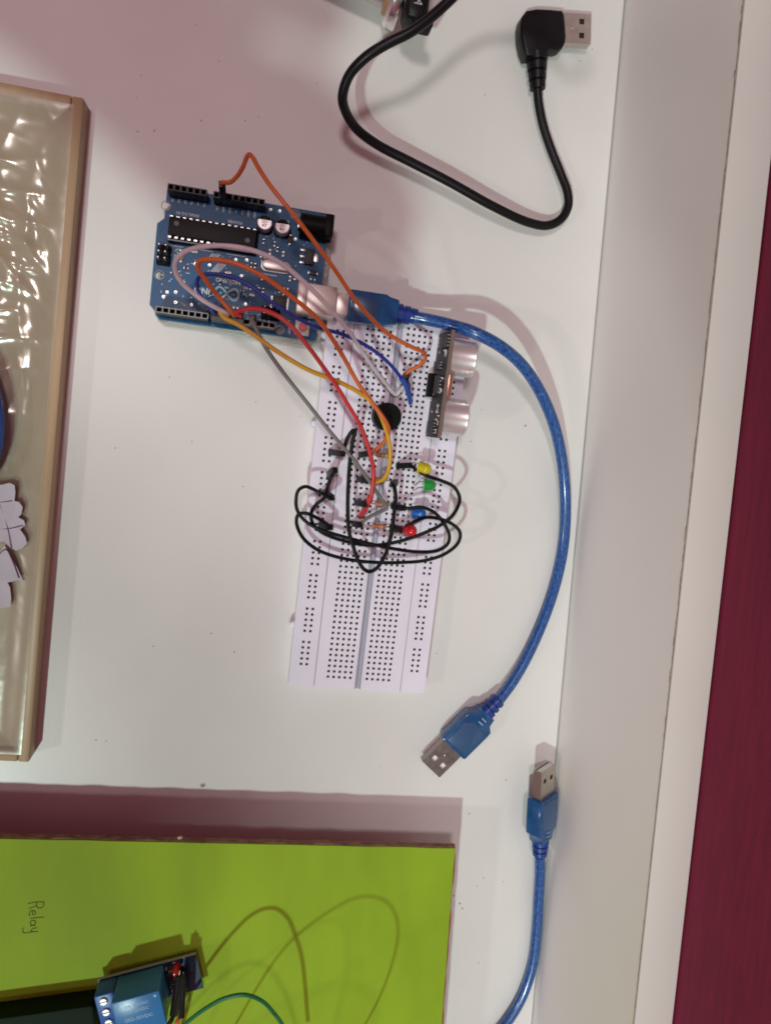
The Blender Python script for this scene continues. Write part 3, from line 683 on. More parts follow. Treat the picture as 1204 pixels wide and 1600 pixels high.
# ================================================================== SMALL PARTS ON THE BREADBOARD
# buzzer
bc = at(603, 651, 13)
e = empty('buzzer', T(bc.x, bc.y, ZT+.2), 'round black buzzer standing on the breadboard under the orange wire', 'buzzer')
mb = MB(); mb.lathe((0, 0, 0), [(0, 0), (5.9, 0), (6.0, .3), (6.0, 8.0), (5.6, 8.5), (1.1, 8.5), (1.0, 7.5), (0, 7.5)], 36); mb.build('case', M_BLACK, e)
mb = MB(); mb.tube([(-2.5, -.8, .1), (-2.5, -.8, -2.5)], .3, 6, 1); mb.tube([(2.5, .8, .1), (2.5, .8, -2.5)], .3, 6, 1); mb.build('pins', M_SOLDER, e)
# resistors
def resistor(px, py, col, bands, label, half=3.2):
    c = at(px, py, ZT+1.6); M = frame(c, (math.cos(BBA), math.sin(BBA), 0))
    e = empty('resistor', M, label, 'resistor', 'resistors across the channel')
    mb = MB(); mb.lathe((-half, 0, 0), [(0, 0), (.8, .1), (1.15, .5), (1.15, 1.5), (.9, 1.9), (.9, 2*half-1.9), (1.15, 2*half-1.5), (1.15, 2*half-.5), (.8, 2*half-.1), (0, 2*half)], 16, axis=(1, 0, 0)); mb.build('body', col, e)
    for x, m_ in bands:
        mb = MB(); r_ = 1.2 if abs(x) > 1.6 else .95; mb.lathe((x-.3, 0, 0), [(r_-.1, 0), (r_, .02), (r_, .58), (r_-.1, .6)], 16, axis=(1, 0, 0)); mb.build('colour_band', m_, e)
    for s_ in (-1, 1):
        mb = MB(); mb.tube([(s_*half, 0, 0), (s_*(half+.9), 0, 0), (s_*(half+1.3), 0, -.5), (s_*(half+1.35), 0, -3)], .28, 6, 4); mb.build('lead', M_SOLDER, e)
Mb = mat('band_brown', (.14, .045, .02), .4); Mr = mat('band_red', (.5, .05, .03), .4); Mg = mat('band_gold', (.55, .38, .1), .3, .6); Mo = mat('band_orange', (.6, .2, .03), .4); Mk = M_SMDK
MTAN = mat('resistor_tan', (.50, .34, .20), .45); MTAN2 = mat('resistor_brown', (.48, .23, .12), .45)
resistor(598, 711, MTAN2, [(-2.1, Mo), (-.9, Mk), (.4, Mb), (2.1, Mg)], 'brown banded resistor between the orange and yellow wire ends')
resistor(592, 749, MTAN, [(-2.1, Mo), (-.9, Mo), (.4, Mb), (2.1, Mg)], 'tan resistor under the lower end of the yellow wire')
resistor(596, 788, MTAN, [(-2.1, Mr), (-.9, Mr), (.4, Mb), (2.1, Mg)], 'pale tan resistor beside the bend of the grey wire')
resistor(592, 822, MTAN2, [(-2.1, Mr), (-.9, Mr), (.4, Mo), (2.1, Mb)], 'orange-brown resistor left of the red led, lowest of the four')
# leds
def led(px, py, z, axis, col, foot, label, r=2.5, length=5.6):
    tip = at(px, py, z); a = Vector(axis).normalized()
    base = tip - a*length*.5
    e = empty('led', T(base.x, base.y, base.z), label, 'led', 'leds on the breadboard')
    prof = [(0, 0), (r+.4, 0), (r+.4, 1.0), (r, 1.0), (r, length-r)] + [(r*math.cos(t), length-r+r*math.sin(t)) for t in [math.pi/2*k/6 for k in range(1, 6)]] + [(0, length)]
    mb = MB(); mb.lathe((0, 0, 0), prof, 24, axis=a); mb.build('lens', col, e)
    for s_, f in zip((-1, 1), foot):
        sd = a.cross(Vector((0, 0, 1))); sd = Vector((0, 1, 0)) if sd.length < .1 else sd.normalized()
        p0 = sd*(1.27*s_); f = hole(*f)-base
        mb = MB(); mb.tube([p0, p0-a*2.0, (p0-a*2.0)*.4+Vector((f.x, f.y, max(f.z+3.0, p0.z-3)))*.6, Vector((f.x, f.y, f.z+.6)), Vector((f.x, f.y, f.z-2))], .27, 6, 5); mb.build('lead', M_SOLDER, e)
LY = led_mat('yellow_lens', (.72, .60, .015)); LG = led_mat('green_lens', (.012, .40, .05)); LB = led_mat('blue_lens', (.012, .16, .60)); LR = led_mat('red_lens', (.72, .012, .025))
led(664, 732, 18, (.86, -.22, .45), LY, ((640,722),(639,731)), 'yellow led leaning right, above the green one')
led(671, 758, 15, (1, -.06, .08), LG, ((645,757),(644,766)), 'green led lying sideways on its two bent legs')
led(656, 802, 15, (.80, -.05, .60), LB, ((637,800),(636,809)), 'blue led between the black wires')
led(642, 829, 18, (.30, -.12, .95), LR, ((634,826),(633,835)), 'red led pointing up at the viewer, lowest on the breadboard')
# ultrasonic sensor
T1, T2 = at(708, 515, 31), at(686, 682, 31); Bm = at(678, 603, 11.2)
yv = (T1-T2).normalized(); upv = ((T1+T2)/2-Bm).normalized(); xv = yv.cross(upv); zv = xv.cross(yv)
MU = Matrix((xv, yv, zv)).transposed().to_4x4(); MU.translation = Bm
us = empty('ultrasonic_sensor', MU, 'ultrasonic distance sensor standing on edge with two silver cans, right of the breadboard wires', 'sensor')
ZH = 20.0; L2 = 22.2
M_UPCB = mat('sensor_pcb', (0.014, 0.013, 0.014), .45, spec=.3, var=.5, vscale=700)
M_UEDGE = mat('sensor_pcb_edge', (0.17, 0.115, 0.10), .7)
mb = MB(); mb.box(-.8, .8, -L2, L2, 0, ZH, 0); mb.build('board', M_UPCB, us)
mb = MB(); mb.box(-.78, .78, -L2, L2, ZH+.01, ZH+.12, 0); mb.build('board_edge', M_UEDGE, us)
for yc in (-12.6, 12.6):
    mb = MB(); mb.lathe((.8, yc, 10), [(0, 0), (8.2, 0), (8.2, 1.2), (7.85, 1.4), (7.85, 10.6), (8.0, 11.0), (7.6, 11.8), (6.6, 11.9), (6.5, 11.0), (0, 11.0)], 40, axis=(1, 0, 0)); can = mb.build('transducer', M_ALU, us)
    mb = MB(); mb.cyl((11.75, yc, 10), 6.45, .1, 32, axis=(1, 0, 0)); mb.build('mesh_face', mat('mesh_face', (.18, .17, .17), .5, .6), can)
    for dz in (-4, 4):
        mb = MB(); mb.lathe((-.8, yc+1.5, 10+dz), [(0, .9), (.6, .7), (1.0, 0)], 12, axis=(-1, 0, 0)); mb.lathe((-.8, yc+1.5, 10+dz), [(1.0, 0), (.6, .7), (0, .9)], 12, axis=(-1, 0, 0)); mb.build('solder_joint', M_SOLDER, us)
mb = MB(); mb.box(.85, 3.7, -5.2, 5.2, 13.6, 17.2, .9, seg=3); mb.build('crystal_can', mat('crystal_copper_tint', (.72, .42, .31), .3, 1.0), us)
mb = MB(); mb.box(.85, 1.8, -4.0, 4.0, 3, 9, .2); mb.build('front_chip', M_SMDK, us)
for (y0, y1, z0, z1) in ((-21, -15.5, 4.5, 12.5), (-3.8, 3.8, 7.5, 13.5), (15.2, 21.0, 8, 17.5), (6.5, 10.2, 3, 10)):
    mb = MB(); mb.box(-2.2, -.85, y0, y1, z0, z1, .15); ch = mb.build('back_chip', M_SMDK, us)
    mb = MB(); n = max(3, int((y1-y0)/1.27))
    for k in range(n):
        yy = y0+(k+.5)*(y1-y0)/n
        for zz in (z0-.8, z1+.05): mb.box(-1.3, -.82, yy-.22, yy+.22, zz, zz+.75)
    mb.build('chip_pins', M_SOLDER, ch)
sm = None
for k in range(20):
    yy = random.uniform(-20.5, 20.5); zz = random.choice((2.2, 15.2, 16.8, 18.4)); 
    if sm is None:
        b = MB(); b.box(-.5, 0, -.35, .35, -.5, .5, .05, mi=0); b.box(-.55, 0, -.36, .36, -.95, -.51, .05, mi=1); b.box(-.55, 0, -.36, .36, .51, .95, .05, mi=1)
        o = b.build('surface_mount_part', [M_CERA, M_SOLDER], us); sm = o.data
    else:
        o = bpy.data.objects.new('surface_mount_part', sm); C.objects.link(o); o.parent = us
    o.location = (-.82*S, yy*S, zz*S); o.rotation_euler.x = random.choice((0, math.pi/2))
mb = MB(); mb.box(-3.6, -.85, -5.1, 5.1, .4, 3.0, .15); ph = mb.build('pin_block', M_BLACK, us)
mb = MB()
for k in range(4): mb.tube([(-2.2, (k-1.5)*PT, .5), (-2.2, (k-1.5)*PT, -4.5)], .32, 6, 1); mb.box(-1.25, -.82, (k-1.5)*PT-.4, (k-1.5)*PT+.4, 3.4, 4.6, .1)
mb.build('pins', M_SOLDER, ph)

# ================================================================== USB CABLES
def usb_shell(parent, x0, x1, zc, hole_mat, M, steel, w2=6.0, h2=2.25):
    """flat metal plug shell along local x with two square windows on its top face, open mouth at x1"""
    mb = MB(); hx = x0+(x1-x0)*.56
    perforated(mb, x0, x1, -w2, w2, zc-h2, zc+h2, [(hx, hx+2.2)], [(-3.9, -1.7), (1.7, 3.9)], .55)
    mb.v = [M @ p for p in mb.v]
    o = weld(mb.build('metal_shell', [steel, hole_mat, steel], parent))
    mb = MB(); mb.box(x1-.5, x1+.05, -w2+.5, w2-.5, zc-h2+.5, zc+h2-.5, 0, M); mb.build('mouth', M_PIT, o)
    mb = MB(); mb.box(x1-.4, x1+.08, -w2+.6, w2-.6, zc-.9, zc+h2-.55, 0, M); mb.build('contact_tongue', M_WHITE, o)
    mb = MB(); mb.lathe((x0+(x1-x0)*.33, 0, zc+h2-.06), [(.7, 0), (.45, .14), (0, .16)], 12, M=M); mb.build('dimple', steel, o)
    return o
def usb_a_blue(parent, M, hole_mat, steel):
    """local x: cable end at 0 -> tip"""
    out = [(7.0, -4.2), (10.5, -5.0), (12.5, -7.6), (15, -7.9), (29.6, -7.9), (30.4, -7.2), (30.4, 7.2), (29.6, 7.9), (15, 7.9), (12.5, 7.6), (10.5, 5.0), (7.0, 4.2)]
    mb = MB(); mb.prism(out, -4.1, 4.1, .9, M); h = mb.build('plug_housing', M_JACK, parent)
    mb = MB(); mb.prism([(14.5, -3.4), (17.5, -5.8), (28.6, -5.8), (28.6, 5.8), (17.5, 5.8), (14.5, 3.4)], -4.35, 4.45, .35, M); mb.build('inset_plate', M_JACKD, h)
    for k in range(4):
        mb = MB(); mb.box(9.0+k*1.05, 9.55+k*1.05, -1.4, 1.4, 4.1, 4.4, .1, M); mb.build('grip_rib', M_RELAYS if k % 2 else M_JACK, h)
    usb_shell(parent, 30.3, 44.6, 0, hole_mat, M, steel)
    mb = MB()
    prof = [(0, -1.5), (3.0, -1.5), (3.6, -1.0), (3.6, 1.0), (3.0, 1.2), (3.0, 1.8), (3.9, 2.0), (3.9, 4.0), (3.3, 4.2), (3.3, 4.8), (4.2, 5.0), (4.2, 7.6), (0, 7.6)]
    mb.lathe((0, 0, 0), prof, 18, axis=(1, 0, 0), M=M); mb.build('strain_relief', M_JACKB, parent)
# --- cable plugged into the microcontroller board
cable1 = [(640,494,15), (672,500,17), (702,507,20.5), (740,519,25.5), (780,540,25.5), (815,570,22), (845,615,17), (867,670,12), (879,730,7.5), (883,790,4.6), (880,850,3.2), (868,910,3.0), (848,970,3.2), (822,1028,4.2), (800,1066,5), (778,1096,5.2)]
o0 = at(880, 850, 0)
uc = empty('usb_cable', T(*o0), 'translucent blue usb cable curving from the blue circuit board round the breadboard', 'usb cable', 'blue usb cables')
mb = MB(); mb.tube([at(*p)-o0 for p in cable1], 2.62, 16, 10); mb.build('jacket', M_CABLE, uc)
p0 = at(776, 1096, 5.3); p1 = at(671, 1200, 4.9)
MP = frame(p0-o0, p1-p0); usb_a_blue(uc, MP, M_WHITE, M_STEEL2)
# square plug in the socket
b0 = PA(-6.3, 38.1, 5.5); bd = (PA(-20, 38.1, 5.5)-b0).normalized(); bz = Vector((0, 0, 1))
MPB = frame(b0-o0, bd, bz)
mb = MB(); mb.box(.1, 5.2, -4.3, 4.3, -4.0, 4.0, .3, MPB); mb.build('square_plug_shell', M_STEEL, uc)
out = [(4.8, -6.0), (5.6, -6.6), (20.5, -6.6), (22.0, -5.8), (25.6, -5.2), (26.2, -4.4), (26.2, 4.4), (25.6, 5.2), (22.0, 5.8), (20.5, 6.6), (5.6, 6.6), (4.8, 6.0)]
mb = MB(); mb.prism(out, -5.1, 5.1, 1.0, MPB); hb = mb.build('square_plug_housing', M_JACK, uc)
mb = MB(); mb.box(7.0, 17.6, -4.3, 4.3, -5.2, 5.35, .4, MPB); mb.build('inset_plate', M_JACKD, hb)
mb = MB(); mb.lathe((26.0, 0, 0), [(0, 0), (4.4, 0), (4.4, 2.4), (3.5, 2.6), (3.5, 3.4), (3.9, 3.6), (3.9, 5.8), (3.1, 6.0), (3.1, 6.6), (3.4, 6.8), (3.2, 9.0), (0, 9.0)], 18, axis=(1, 0, 0), M=MPB); mb.build('strain_relief', M_JACKB, uc)
# --- second cable, coming in from the bottom
cable2 = [(843,1338,6.5), (843,1368,5.2), (841,1405,4), (838,1455,3.2), (831,1510,2.8), (814,1560,2.7), (788,1602,2.7), (745,1650,2.7), (690,1700,2.7)]
o0 = at(838, 1455, 0)
uc2 = empty('usb_cable', T(*o0), 'second translucent blue usb cable, its plug lying against the seam at lower right', 'usb cable', 'blue usb cables')
mb = MB(); mb.tube([at(*p)-o0 for p in cable2], 2.62, 16, 10); mb.build('jacket', M_CABLE, uc2)
p0 = at(843, 1332, 8.5); p1 = at(851, 1192, 10.5)
MP = frame(p0-o0, p1-p0) @ Matrix.Rotation(math.radians(37), 4, 'X'); usb_a_blue(uc2, MP, M_PIT, mat('tan_nickel', (.56, .49, .43), .33, .9))

# --- black cable with the right-angled plug
o0 = at(700, 285, 0)
bk = empty('black_usb_cable', T(*o0), 'black usb cable with a right-angled plug and bare metal tip, at the top', 'usb cable')
blk = [(839,136,5.2), (841,160,4.6), (848,195,3.6), (860,232,3.4), (876,272,4), (886,300,5), (887,322,5.5), (876,342,6), (855,352,6.5), (825,347,8), (770,322,10), (700,283,11), (640,252,11.5), (590,226,13), (556,200,17), (539,172,23), (535,150,28), (545,118,33), (570,90,38), (604,68,41), (640,50,43), (672,27,44), (702,0,45), (745,-45,48), (800,-85,54), (880,-100,62), (960,-60,70), (1000,-110,80), (980,-220,90)]
mb = MB(); mb.tube([at(*p)-o0 for p in blk], 1.95, 14, 9); mb.build('jacket', M_CARDBLK, bk)
def z86(L): return [at(800+x/8.6, y_/8.6, 9.0)-o0 for x, y_ in L]
outl = [(330,104),(500,112),(680,128),(700,180),(715,300),(727,480),(718,560),(680,635),(620,658),(500,640),(486,690),(462,735),(196,752),(150,640),(118,480),(112,320),(128,220),(195,130)]
mb = MB(); mb.prism([(p.x, p.y) for p in z86(outl)], .6, 9.2, 1.3, seg=3); mb.build('plug_housing', M_CARDBLK, bk)
ca = at(800+322/8.6, 700/8.6, 5.0)-o0; cb = at(800+340/8.6, 1200/8.6, 5.0)-o0; LL = (cb-ca).length
prof = [(0, -1)]
for k in range(4):
    a0 = LL*k/4; a1 = LL*(k+1)/4; r_ = 4.75-.42*k
    prof += [(r_-1.0, a0+.01), (r_-1.0, a0+.7), (r_, a0+.85), (r_-.15, a1-.05)]
prof += [(0, LL)]
mb = MB(); mb.lathe(ca, prof, 20, axis=cb-ca); mb.build('strain_relief', M_CARDBLK, bk)
s0 = at(880, 46.5, 5.2)-o0; s1 = at(919.5, 49.0, 5.2)-o0
MSB = frame(s0, s1-s0); usb_shell(bk, -.6, (s1-s0).length, 0, M_PIT, MSB, mat('plug_nickel', (.60, .53, .49), .34, .92, var=.1, vscale=400))

# --- metal torch-like barrel at the very top
a = at(520, -56, 13); b_ = at(624, -6, 13); dirv = (b_-a).normalized()
tb = empty('metal_barrel', T(a.x, a.y, 0), 'silver metal barrel with a brown ring, cut off by the top edge', 'metal barrel')
o_ = Vector((0, 0, 13.2)); Lb = (b_-a).length
mb = MB(); mb.lathe(o_-dirv*45, [(0, 0), (6.6, 0), (6.6, 45+Lb-5.2), (0, 45+Lb-5.2)], 40, axis=dirv); mb.build('barrel', mat('satin_metal', (.56, .52, .51), .38, .9), tb)
mb = MB(); mb.lathe(o_+dirv*(Lb-5.1), [(0, 0), (8.4, 0), (8.7, .4), (8.7, 1.8), (0, 1.8)], 40, axis=dirv); mb.build('brown_ring', mat('brown_ring', (.42, .23, .12), .4, .3), tb)
mb = MB(); mb.lathe(o_+dirv*(Lb-3.2), [(0, 0), (11.4, 0), (12.9, 1.6), (12.9, 4.4), (12.3, 5.2), (0, 5.2)], 44, axis=dirv); mb.build('collar', mat('bright_collar', (.80, .79, .77), .22, 1.0), tb)
# black strap with worn white print resting on the barrel's collar
sa = at(655, -40, 22); sb = at(645, 38, 22); sd = sb-sa
MST = frame(sa, sd)
st = empty('printed_black_strap', MST, 'short black strap with worn white print under the black cable, at the top', 'strap')
mb = MB(); mb.prism([(-30, -4.8), (sd.length-3, -4.8), (sd.length, -3.6), (sd.length+.6, 0), (sd.length, 3.6), (sd.length-3, 4.8), (-30, 4.8)], -7.0, 6.0, 2.2, seg=3); mb.build('strap', M_CARDBLK, st)
mb = MB(); mb.box(sd.length-3.6, sd.length+1.6, -1.0, 7.4, -4, 5.0, 1.0); mb.build('end_clip', M_BLACK, st)
mb = MB(); k = sd.length
mb.text('o', 3.2, T(k-13.0, .2, 6.08) @ Matrix.Rotation(-H90*.0, 4, 'Z'), .03); mb.text('/', 3.2, T(k-9.4, .2, 6.08) @ Matrix.Rotation(.9, 4, 'Z'), .03); mb.text('A', 4.2, T(k-5.6, .2, 6.08) @ Matrix.Rotation(-.4, 4, 'Z'), .03); mb.text('/', 3.2, T(k-16.0, .2, 6.08) @ Matrix.Rotation(.9, 4, 'Z'), .03)
mb.build('print', mat('worn_white_print', (.45, .44, .45), .7, var=.5, vscale=900), st)

# ================================================================== GREEN PROJECT BOARD (bottom left)
GZ = 23.0
g1 = at(0, 1311, GZ); g2 = at(710.5, 1326, GZ); g3 = at(690, 1600, GZ)
gx = (g2-g1).normalized(); gy = (g3-g2).normalized()
gp = [g2 - gx*420, g2 - gx*420 + gy*230, g2 + gy*230, g2]
MG = T(g2.x, g2.y, 0)
gb = empty('green_project_board', MG, 'bright green paper-covered cardboard board with red sides, at the lower left', 'cardboard box')
def wob(a, b, n, amp, seed):
    out = []
    for k in range(n):
        t = k/n; p = a.lerp(b, t); d = (b-a).normalized(); nn = Vector((-d.y, d.x, 0))
        out.append(p + nn*amp*noise.noise(Vector((t*n*.35, seed, 0))))
    return out
pl = [p-Vector((g2.x, g2.y, 0)) for p in gp]
edge = wob(pl[3], pl[0], 70, .30, 1.0) + wob(pl[0], pl[1], 3, 0, 2) + wob(pl[1], pl[2], 3, 0, 3) + wob(pl[2], pl[3], 50, .28, 4.0)
mb = MB(); mb.prism([(p.x, p.y) for p in edge], GZ-.45, GZ, .12); mb.build('green_cover', M_GREENP, gb)
edge2 = [p*1.0 for p in wob(pl[3]+Vector((.3,.35,0)), pl[0]+Vector((0,.5,0)), 110, .55, 7.0)] + [pl[0], pl[1]] + wob(pl[2]+Vector((.2,0,0)), pl[3]+Vector((.3,.2,0)), 60, .3, 9.0)
mb = MB(); mb.prism([(p.x, p.y) for p in edge2], GZ-3.6, GZ-.5); mb.build('cardboard', M_CARD, gb)
edge3 = wob(pl[3]+Vector((.9,-.2,0)), pl[0]+Vector((0,.2,0)), 40, .3, 5.0) + [pl[0], pl[1]] + wob(pl[2]+Vector((.9,0,0)), pl[3]+Vector((1.7,-1.5,0)), 40, 1.1, 12.0)
mb = MB(); mb.prism([(p.x, p.y) for p in edge3], GZ-4.2, GZ-3.65); mb.build('red_lining', M_REDP, gb)
mb = MB()
ins = [pl[0]+gx*24+gy*22, pl[1]+gx*24-gy*10, pl[2]-gx*20-gy*10, pl[3]-gx*20+gy*22]
mb.prism([(p.x, p.y) for p in ins], .2, GZ-4.25, .4); mb.build('red_base', M_REDP, gb)
p = at(281, 1310, GZ)-Vector((g2.x, g2.y, 0)); mb = MB()
b = bmesh.new(); bmesh.ops.create_icosphere(b, subdivisions=2, radius=0.75)
for v in b.verts: v.co = v.co*(1+.3*noise.noise(v.co*1.3)); v.co.x *= 1.5
mb.bm(b, T(p.x, p.y, GZ-.4)); mb.build('glue_blob', mat('glue', (.55, .47, .38), .3), gb)
# handwriting "Relay", pencilled, reading down the picture
mb = MB()
def zr(L): return [at(x/3.01, 1270+y_/3.01, GZ+.05)-Vector((g2.x, g2.y, 0)) for x, y_ in L]
for ln in ([(205,420),(170,421),(131,428)], [(205,420),(203,440),(190,449),(174,444),(172,424)], [(173,436),(155,445),(134,452)],
           [(152,461),(152,478),(163,480),(166,468),(155,461),(142,465),(136,478),(141,486)], [(207,492),(175,494),(142,498)],
           [(158,530),(168,518),(158,507),(145,511),(143,524),(152,531)], [(168,531),(150,532),(142,535)],
           [(174,543),(158,545),(146,554),(156,563)], [(178,559),(140,563),(112,566),(106,552),(112,541)]):
    mb.tube(zr(ln), .17, 5, 5)
mb.build('pencilled_word', M_PEN, gb)
# paper crease
# relay module
ra = at(150, 1541, GZ+8); rb_ = at(305, 1500, GZ+8); 
MR = frame(Vector((ra.x, ra.y, GZ)), Vector((rb_.x-ra.x, rb_.y-ra.y, 0)))  # x along, y up the picture; pcb occupies y<0
LR_ = (rb_-ra).length
rm = empty('relay_module', MR, 'blue relay module with screw terminals and a red led, on the green board', 'relay module')
mb = MB(); mb.box(0, LR_, -16.5, 0, 3.2, 4.8, 0); mb.build('board', M_PCBN, rm)
mb = MB(); mb.box(0, LR_, .02, .12, 3.25, 4.75, 0); mb.build('board_edge', mat('pale_pcb_edge', (.35, .38, .36), .6), rm)
for (x, y_) in ((3, -3), (LR_-3, -3), (3, -14), (LR_-3, -14)):
    mb = MB(); mb.cyl((x, y_, 0), 1.4, 3.2, 10); mb.build('foot', M_SOLDER, rm)
mb = MB(); mb.box(8.2, 27.6, -16.2, -.6, 4.85, 20.4, .5); rl = mb.build('relay', M_RELAYB, rm)
mb = MB()
mb.text('10A 250VAC', 1.9, T(17.5, -4.0, 20.42) , .03); mb.text('10A 30VDC', 1.9, T(17.5, -6.6, 20.42), .03); mb.text('SRD-05VDC', 2.2, T(17.5, -10, 20.42), .03)
for (x, y_) in ((10, -2.3), (25.6, -2.3)): mb.lathe((x, y_, 20.4), [(.6, 0), (.6, .05), (0, .05)], 10)
mb.build('print', M_RELAYS, rl)
mb = MB(); mb.prism([(0.2, -15.6), (7.9, -15.6), (7.9, -.6), (6.8, -.3), (1.2, -.3), (.2, -.8)], 4.85, 14.2, .5); tm = mb.build('screw_terminal', M_TERMB, rm)
for y_ in (-3.2, -8.2, -13.2):
    mb = MB(); mb.lathe((3.6, y_, 14.2), [(1.75, 0), (1.75, .4), (1.4, .7), (0, .7)], 16); sc = mb.build('screw', M_SOLDER, tm)
    mb = MB(); mb.box(3.6-1.5, 3.6+1.5, y_-.22, y_+.22, 14.85, 14.95, 0); mb.build('slot', M_PIT, sc)
for k in range(22):
    x = random.uniform(29, LR_-9); y_ = random.uniform(-15.5, -1.5)
    o = bpy.data.objects.new('surface_mount_part', random.choice((smd_meshes['resistor'], smd_meshes['capacitor_smd'], smd_meshes['diode']))); C.objects.link(o); o.parent = rm
    o.location = (x*S, y_*S, 4.8*S); o.rotation_euler.z = random.choice((0, H90))
mb = MB(); mb.box(LR_-9.5, LR_-7.0, -12.5, -4.5, 4.85, 7.4, .15); pb = mb.build('pin_block', M_BLACK, rm)
for nm, x, y_, m_ in (('red_indicator', LR_-9.0, -3.0, LR), ('green_indicator', LR_-8.2, -14.4, LG)):
    mb = MB(); mb.lathe((x, y_, 4.8), [(0, 0), (1.8, 0), (1.8, .6), (1.55, .6), (1.55, 4.2), (1.1, 5.3), (0, 5.7)], 18); mb.build(nm, m_, rm)
# wires of the relay
ha = (at(280, 1525, GZ+15), at(271, 1588, GZ+17)); hb_ = (at(286, 1527, GZ+14), at(283, 1589, GZ+14))
jumper('black wire with a dark connector shell on the relay module', M_BLK, [ha[1]+Vector((0,1,0)), (268,1594,GZ+18), (255,1612,GZ+18), (230,1650,GZ+14)], .95, [ha], group='relay wires')
jumper('orange-red wire with a dark connector shell on the relay module', wire_mat('orange_red_insulation', (.60, .07, .02)), [hb_[1]+Vector((0,1,0)), (277,1597,GZ+15), (274,1615,GZ+15), (265,1660,GZ+12)], .85, [hb_], group='relay wires')
jumper('green wire arching over the green board at the bottom', M_GREENW, [(262,1625,GZ+14), (285,1604,GZ+19), (320,1577,GZ+26), (352,1560,GZ+30), (382,1555,GZ+31), (408,1564,GZ+30), (428,1584,GZ+27), (442,1604,GZ+24), (465,1660,GZ+14)], .85, group='relay wires')
jumper('thin green wire looping just below the frame, its shadow curling over the green board', M_GREENW, [(330,1690,GZ+12), (390,1660,GZ+38), (450,1640,GZ+46), (510,1628,GZ+50), (560,1626,GZ+48), (585,1640,GZ+42), (575,1668,GZ+28), (530,1700,GZ+10)], .5, group='relay wires')
# dark green case left of the relay and the copper ring beside it
q0 = at(-40, 1597, GZ+10); q1 = at(146, 1571, GZ+10); qd = (q1-q0).normalized()
MQ = frame(Vector((q1.x, q1.y, GZ)), qd)
mb = MB(); mb.prism([(-75, -22), (0, -22), (0, -1), (-1, 0), (-75, 0)], .1, 10.5, .7)
o = mb.build('dark_green_case', M_DGREEN); m_ = MQ.copy(); m_.translation *= S; o.matrix_world = m_
tag(o, 'dark green case at the bottom left corner, beside the relay module', 'case')
rc = at(168, 1577, GZ+3.5); mb = MB()
mb.tube([Vector((2.6*math.cos(t), 2.6*math.sin(t), 1.0)) for t in [2*math.pi*k/20 for k in range(21)]], .62, 8, 2)
o = mb.build('copper_ring', M_COPPER); o.location = Vector((at(163, 1577, GZ).x, at(163, 1577, GZ).y, GZ))*S
tag(o, 'small copper wire ring left of the relay screw terminals', 'ring')

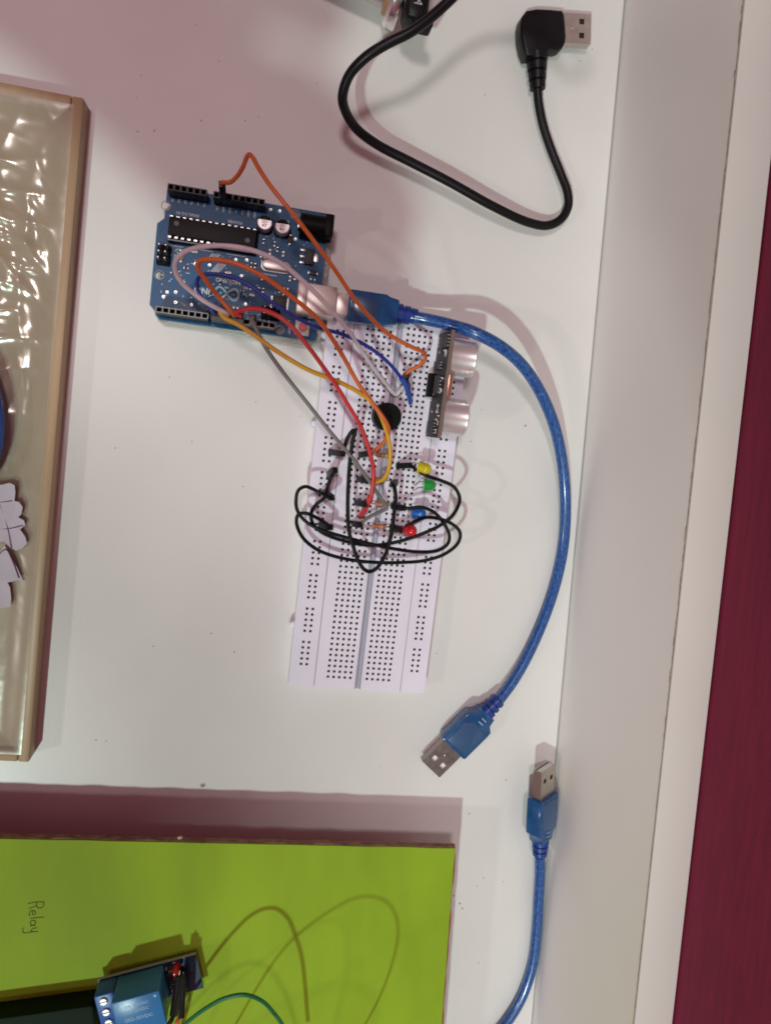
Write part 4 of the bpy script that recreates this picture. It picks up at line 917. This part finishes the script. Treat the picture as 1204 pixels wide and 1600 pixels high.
# ================================================================== PHOTOGRAPHER (outside the frame; head and forearm cast the soft mauve shadows)
def photographer():
    V = []; E = []; R_ = []
    def chain(start, pts, rad):
        prev = start
        for p, r_ in zip(pts, rad):
            V.append(Vector(p)); R_.append(r_); i = len(V)-1
            if prev is not None: E.append((prev, i))
            prev = i
        return prev
    pel = chain(None, [(-700, 150, -60)], [(140, 115)])
    chest = chain(pel, [(-650, 145, 140), (-560, 130, 330), (-470, 115, 450)], [(125, 105), (140, 110), (135, 95)])
    head = chain(chest, [(-400, 90, 540), (-311, 62, 590), (-233, 40, 612), (-158, 26, 615), (-100, 16, 600)], [(62, 62), (55, 55), (72, 72), (92, 80), (70, 66)])
    chain(head, [(-63, 12, 560)], [(16, 16)])                      # nose, pointing at the phone below
    # left arm, reaching over the table
    d = Vector((.82, -.57, 0)).normalized(); s_ = Vector((.57, .82, 0)).normalized()
    sh = chain(chest, [(-440, 260, 455)], [(62, 62)])
    w = chain(sh, [(-470, 270, 400), (-455, 200, 375), (-405, 75, 368), (-305, 6, 362), (-220, -54, 356), (-195, -72, 354)], [(52, 52), (47, 47), (44, 40), (40, 34), (33, 27), (29, 23)])
    pa = chain(w, [(-165, -94, 352)], [(34, 20)]); kn = chain(pa, [(-127, -120, 350)], [(33, 18)])
    K = Vector((-127, -120, 350))
    for off, ln in ((27, 62), (9, 72), (-9, 68), (-26, 52)):
        p = K + s_*off
        chain(kn, [p+d*4, p+d*(ln*.48)+Vector((0, 0, -3)), p+d*(ln*.78)+Vector((0, 0, -14)), p+d*(ln*.92)+Vector((0, 0, -26))], [(11, 11), (9.5, 9.5), (8.5, 8.5), (7, 7)])
    p = Vector((-165, -94, 352)) + s_*30
    chain(pa, [p, p+s_*20+d*18, p+s_*24+d*44], [(14, 14), (11, 11), (8.5, 8.5)])
    # right arm, hanging behind
    r = chain(chest, [(-490, -60, 430), (-600, -110, 250), (-560, -110, 90), (-540, -108, 40)], [(60, 60), (46, 46), (36, 36), (28, 24)])
    for k, off in enumerate((-24, -8, 8, 24)):
        chain(r, [(-532, -108+off, 5), (-526, -108+off, -35), (-515, -108+off, -62)], [(10, 10), (9, 9), (7.5, 7.5)])
    chain(r, [(-510, -80, 10), (-495, -70, -25)], [(11, 11), (8.5, 8.5)])
    # legs
    for y_ in (70, 230): chain(pel, [(-690, y_, -160), (-670, y_, -480), (-700, y_, -820), (-620, y_, -860)], [(92, 92), (64, 64), (46, 46), (42, 34)])
    me = bpy.data.meshes.new('figure'); me.from_pydata([v*S for v in V], E, [])
    o = bpy.data.objects.new('person', me); C.objects.link(o)
    o.modifiers.new('skin', 'SKIN'); m_ = o.modifiers.new('sub', 'SUBSURF'); m_.levels = 2; m_.render_levels = 2
    for i, r_ in enumerate(R_): me.skin_vertices[0].data[i].radius = (r_[0]*S, r_[1]*S)
    me.skin_vertices[0].data[0].use_root = True
    bpy.context.view_layer.update(); dg = bpy.context.evaluated_depsgraph_get()
    m2 = bpy.data.meshes.new_from_object(o.evaluated_get(dg)); o.modifiers.clear(); o.data = m2
    m2.materials.clear(); m2.materials.append(M_SKIN); m2.materials.append(M_SLEEVE)
    for p in m2.polygons:                                          # clothes end at the neck and at the wrists
        c = p.center/S
        if c.x < -395 and not (c.z < 50 and c.y < -40 and c.x > -580): p.material_index = 1
    m2.polygons.foreach_set('use_smooth', [True]*len(m2.polygons))
    tag(o, 'person leaning in from the left, whose soft mauve shadow falls across the table', 'person')
    mb = MB()
    b = bmesh.new(); bmesh.ops.create_icosphere(b, subdivisions=4, radius=1)
    for v in b.verts: v.co = Vector((v.co.x*94, v.co.y*86, v.co.z*84))*(1+.05*noise.noise(v.co*6))
    bmesh.ops.delete(b, geom=[f for f in b.faces if f.calc_center_median().z < -18 or (f.calc_center_median().x > 52 and f.calc_center_median().z < 30)], context='FACES')
    mb.bm(b, T(-170, 30, 636)); mb.build('hair', mat('dark_hair', (.012, .010, .009), .55), o)
    for s2 in (-1, 1):
        mb = MB(); mb.lathe((-60, 12+s2*30, 590), [(0, 0), (9, 1.5), (12, 6), (9, 10.5), (0, 12)], 16, axis=(.6, 0, -.8)); mb.build('eye', M_PIT, o)
        mb = MB(); mb.lathe((-166, 30+s2*84, 602), [(0, -6), (20, -4), (26, 2), (20, 7), (0, 4)], 18, axis=(0, s2, 0)); mb.build('ear', M_SKIN, o)
photographer()
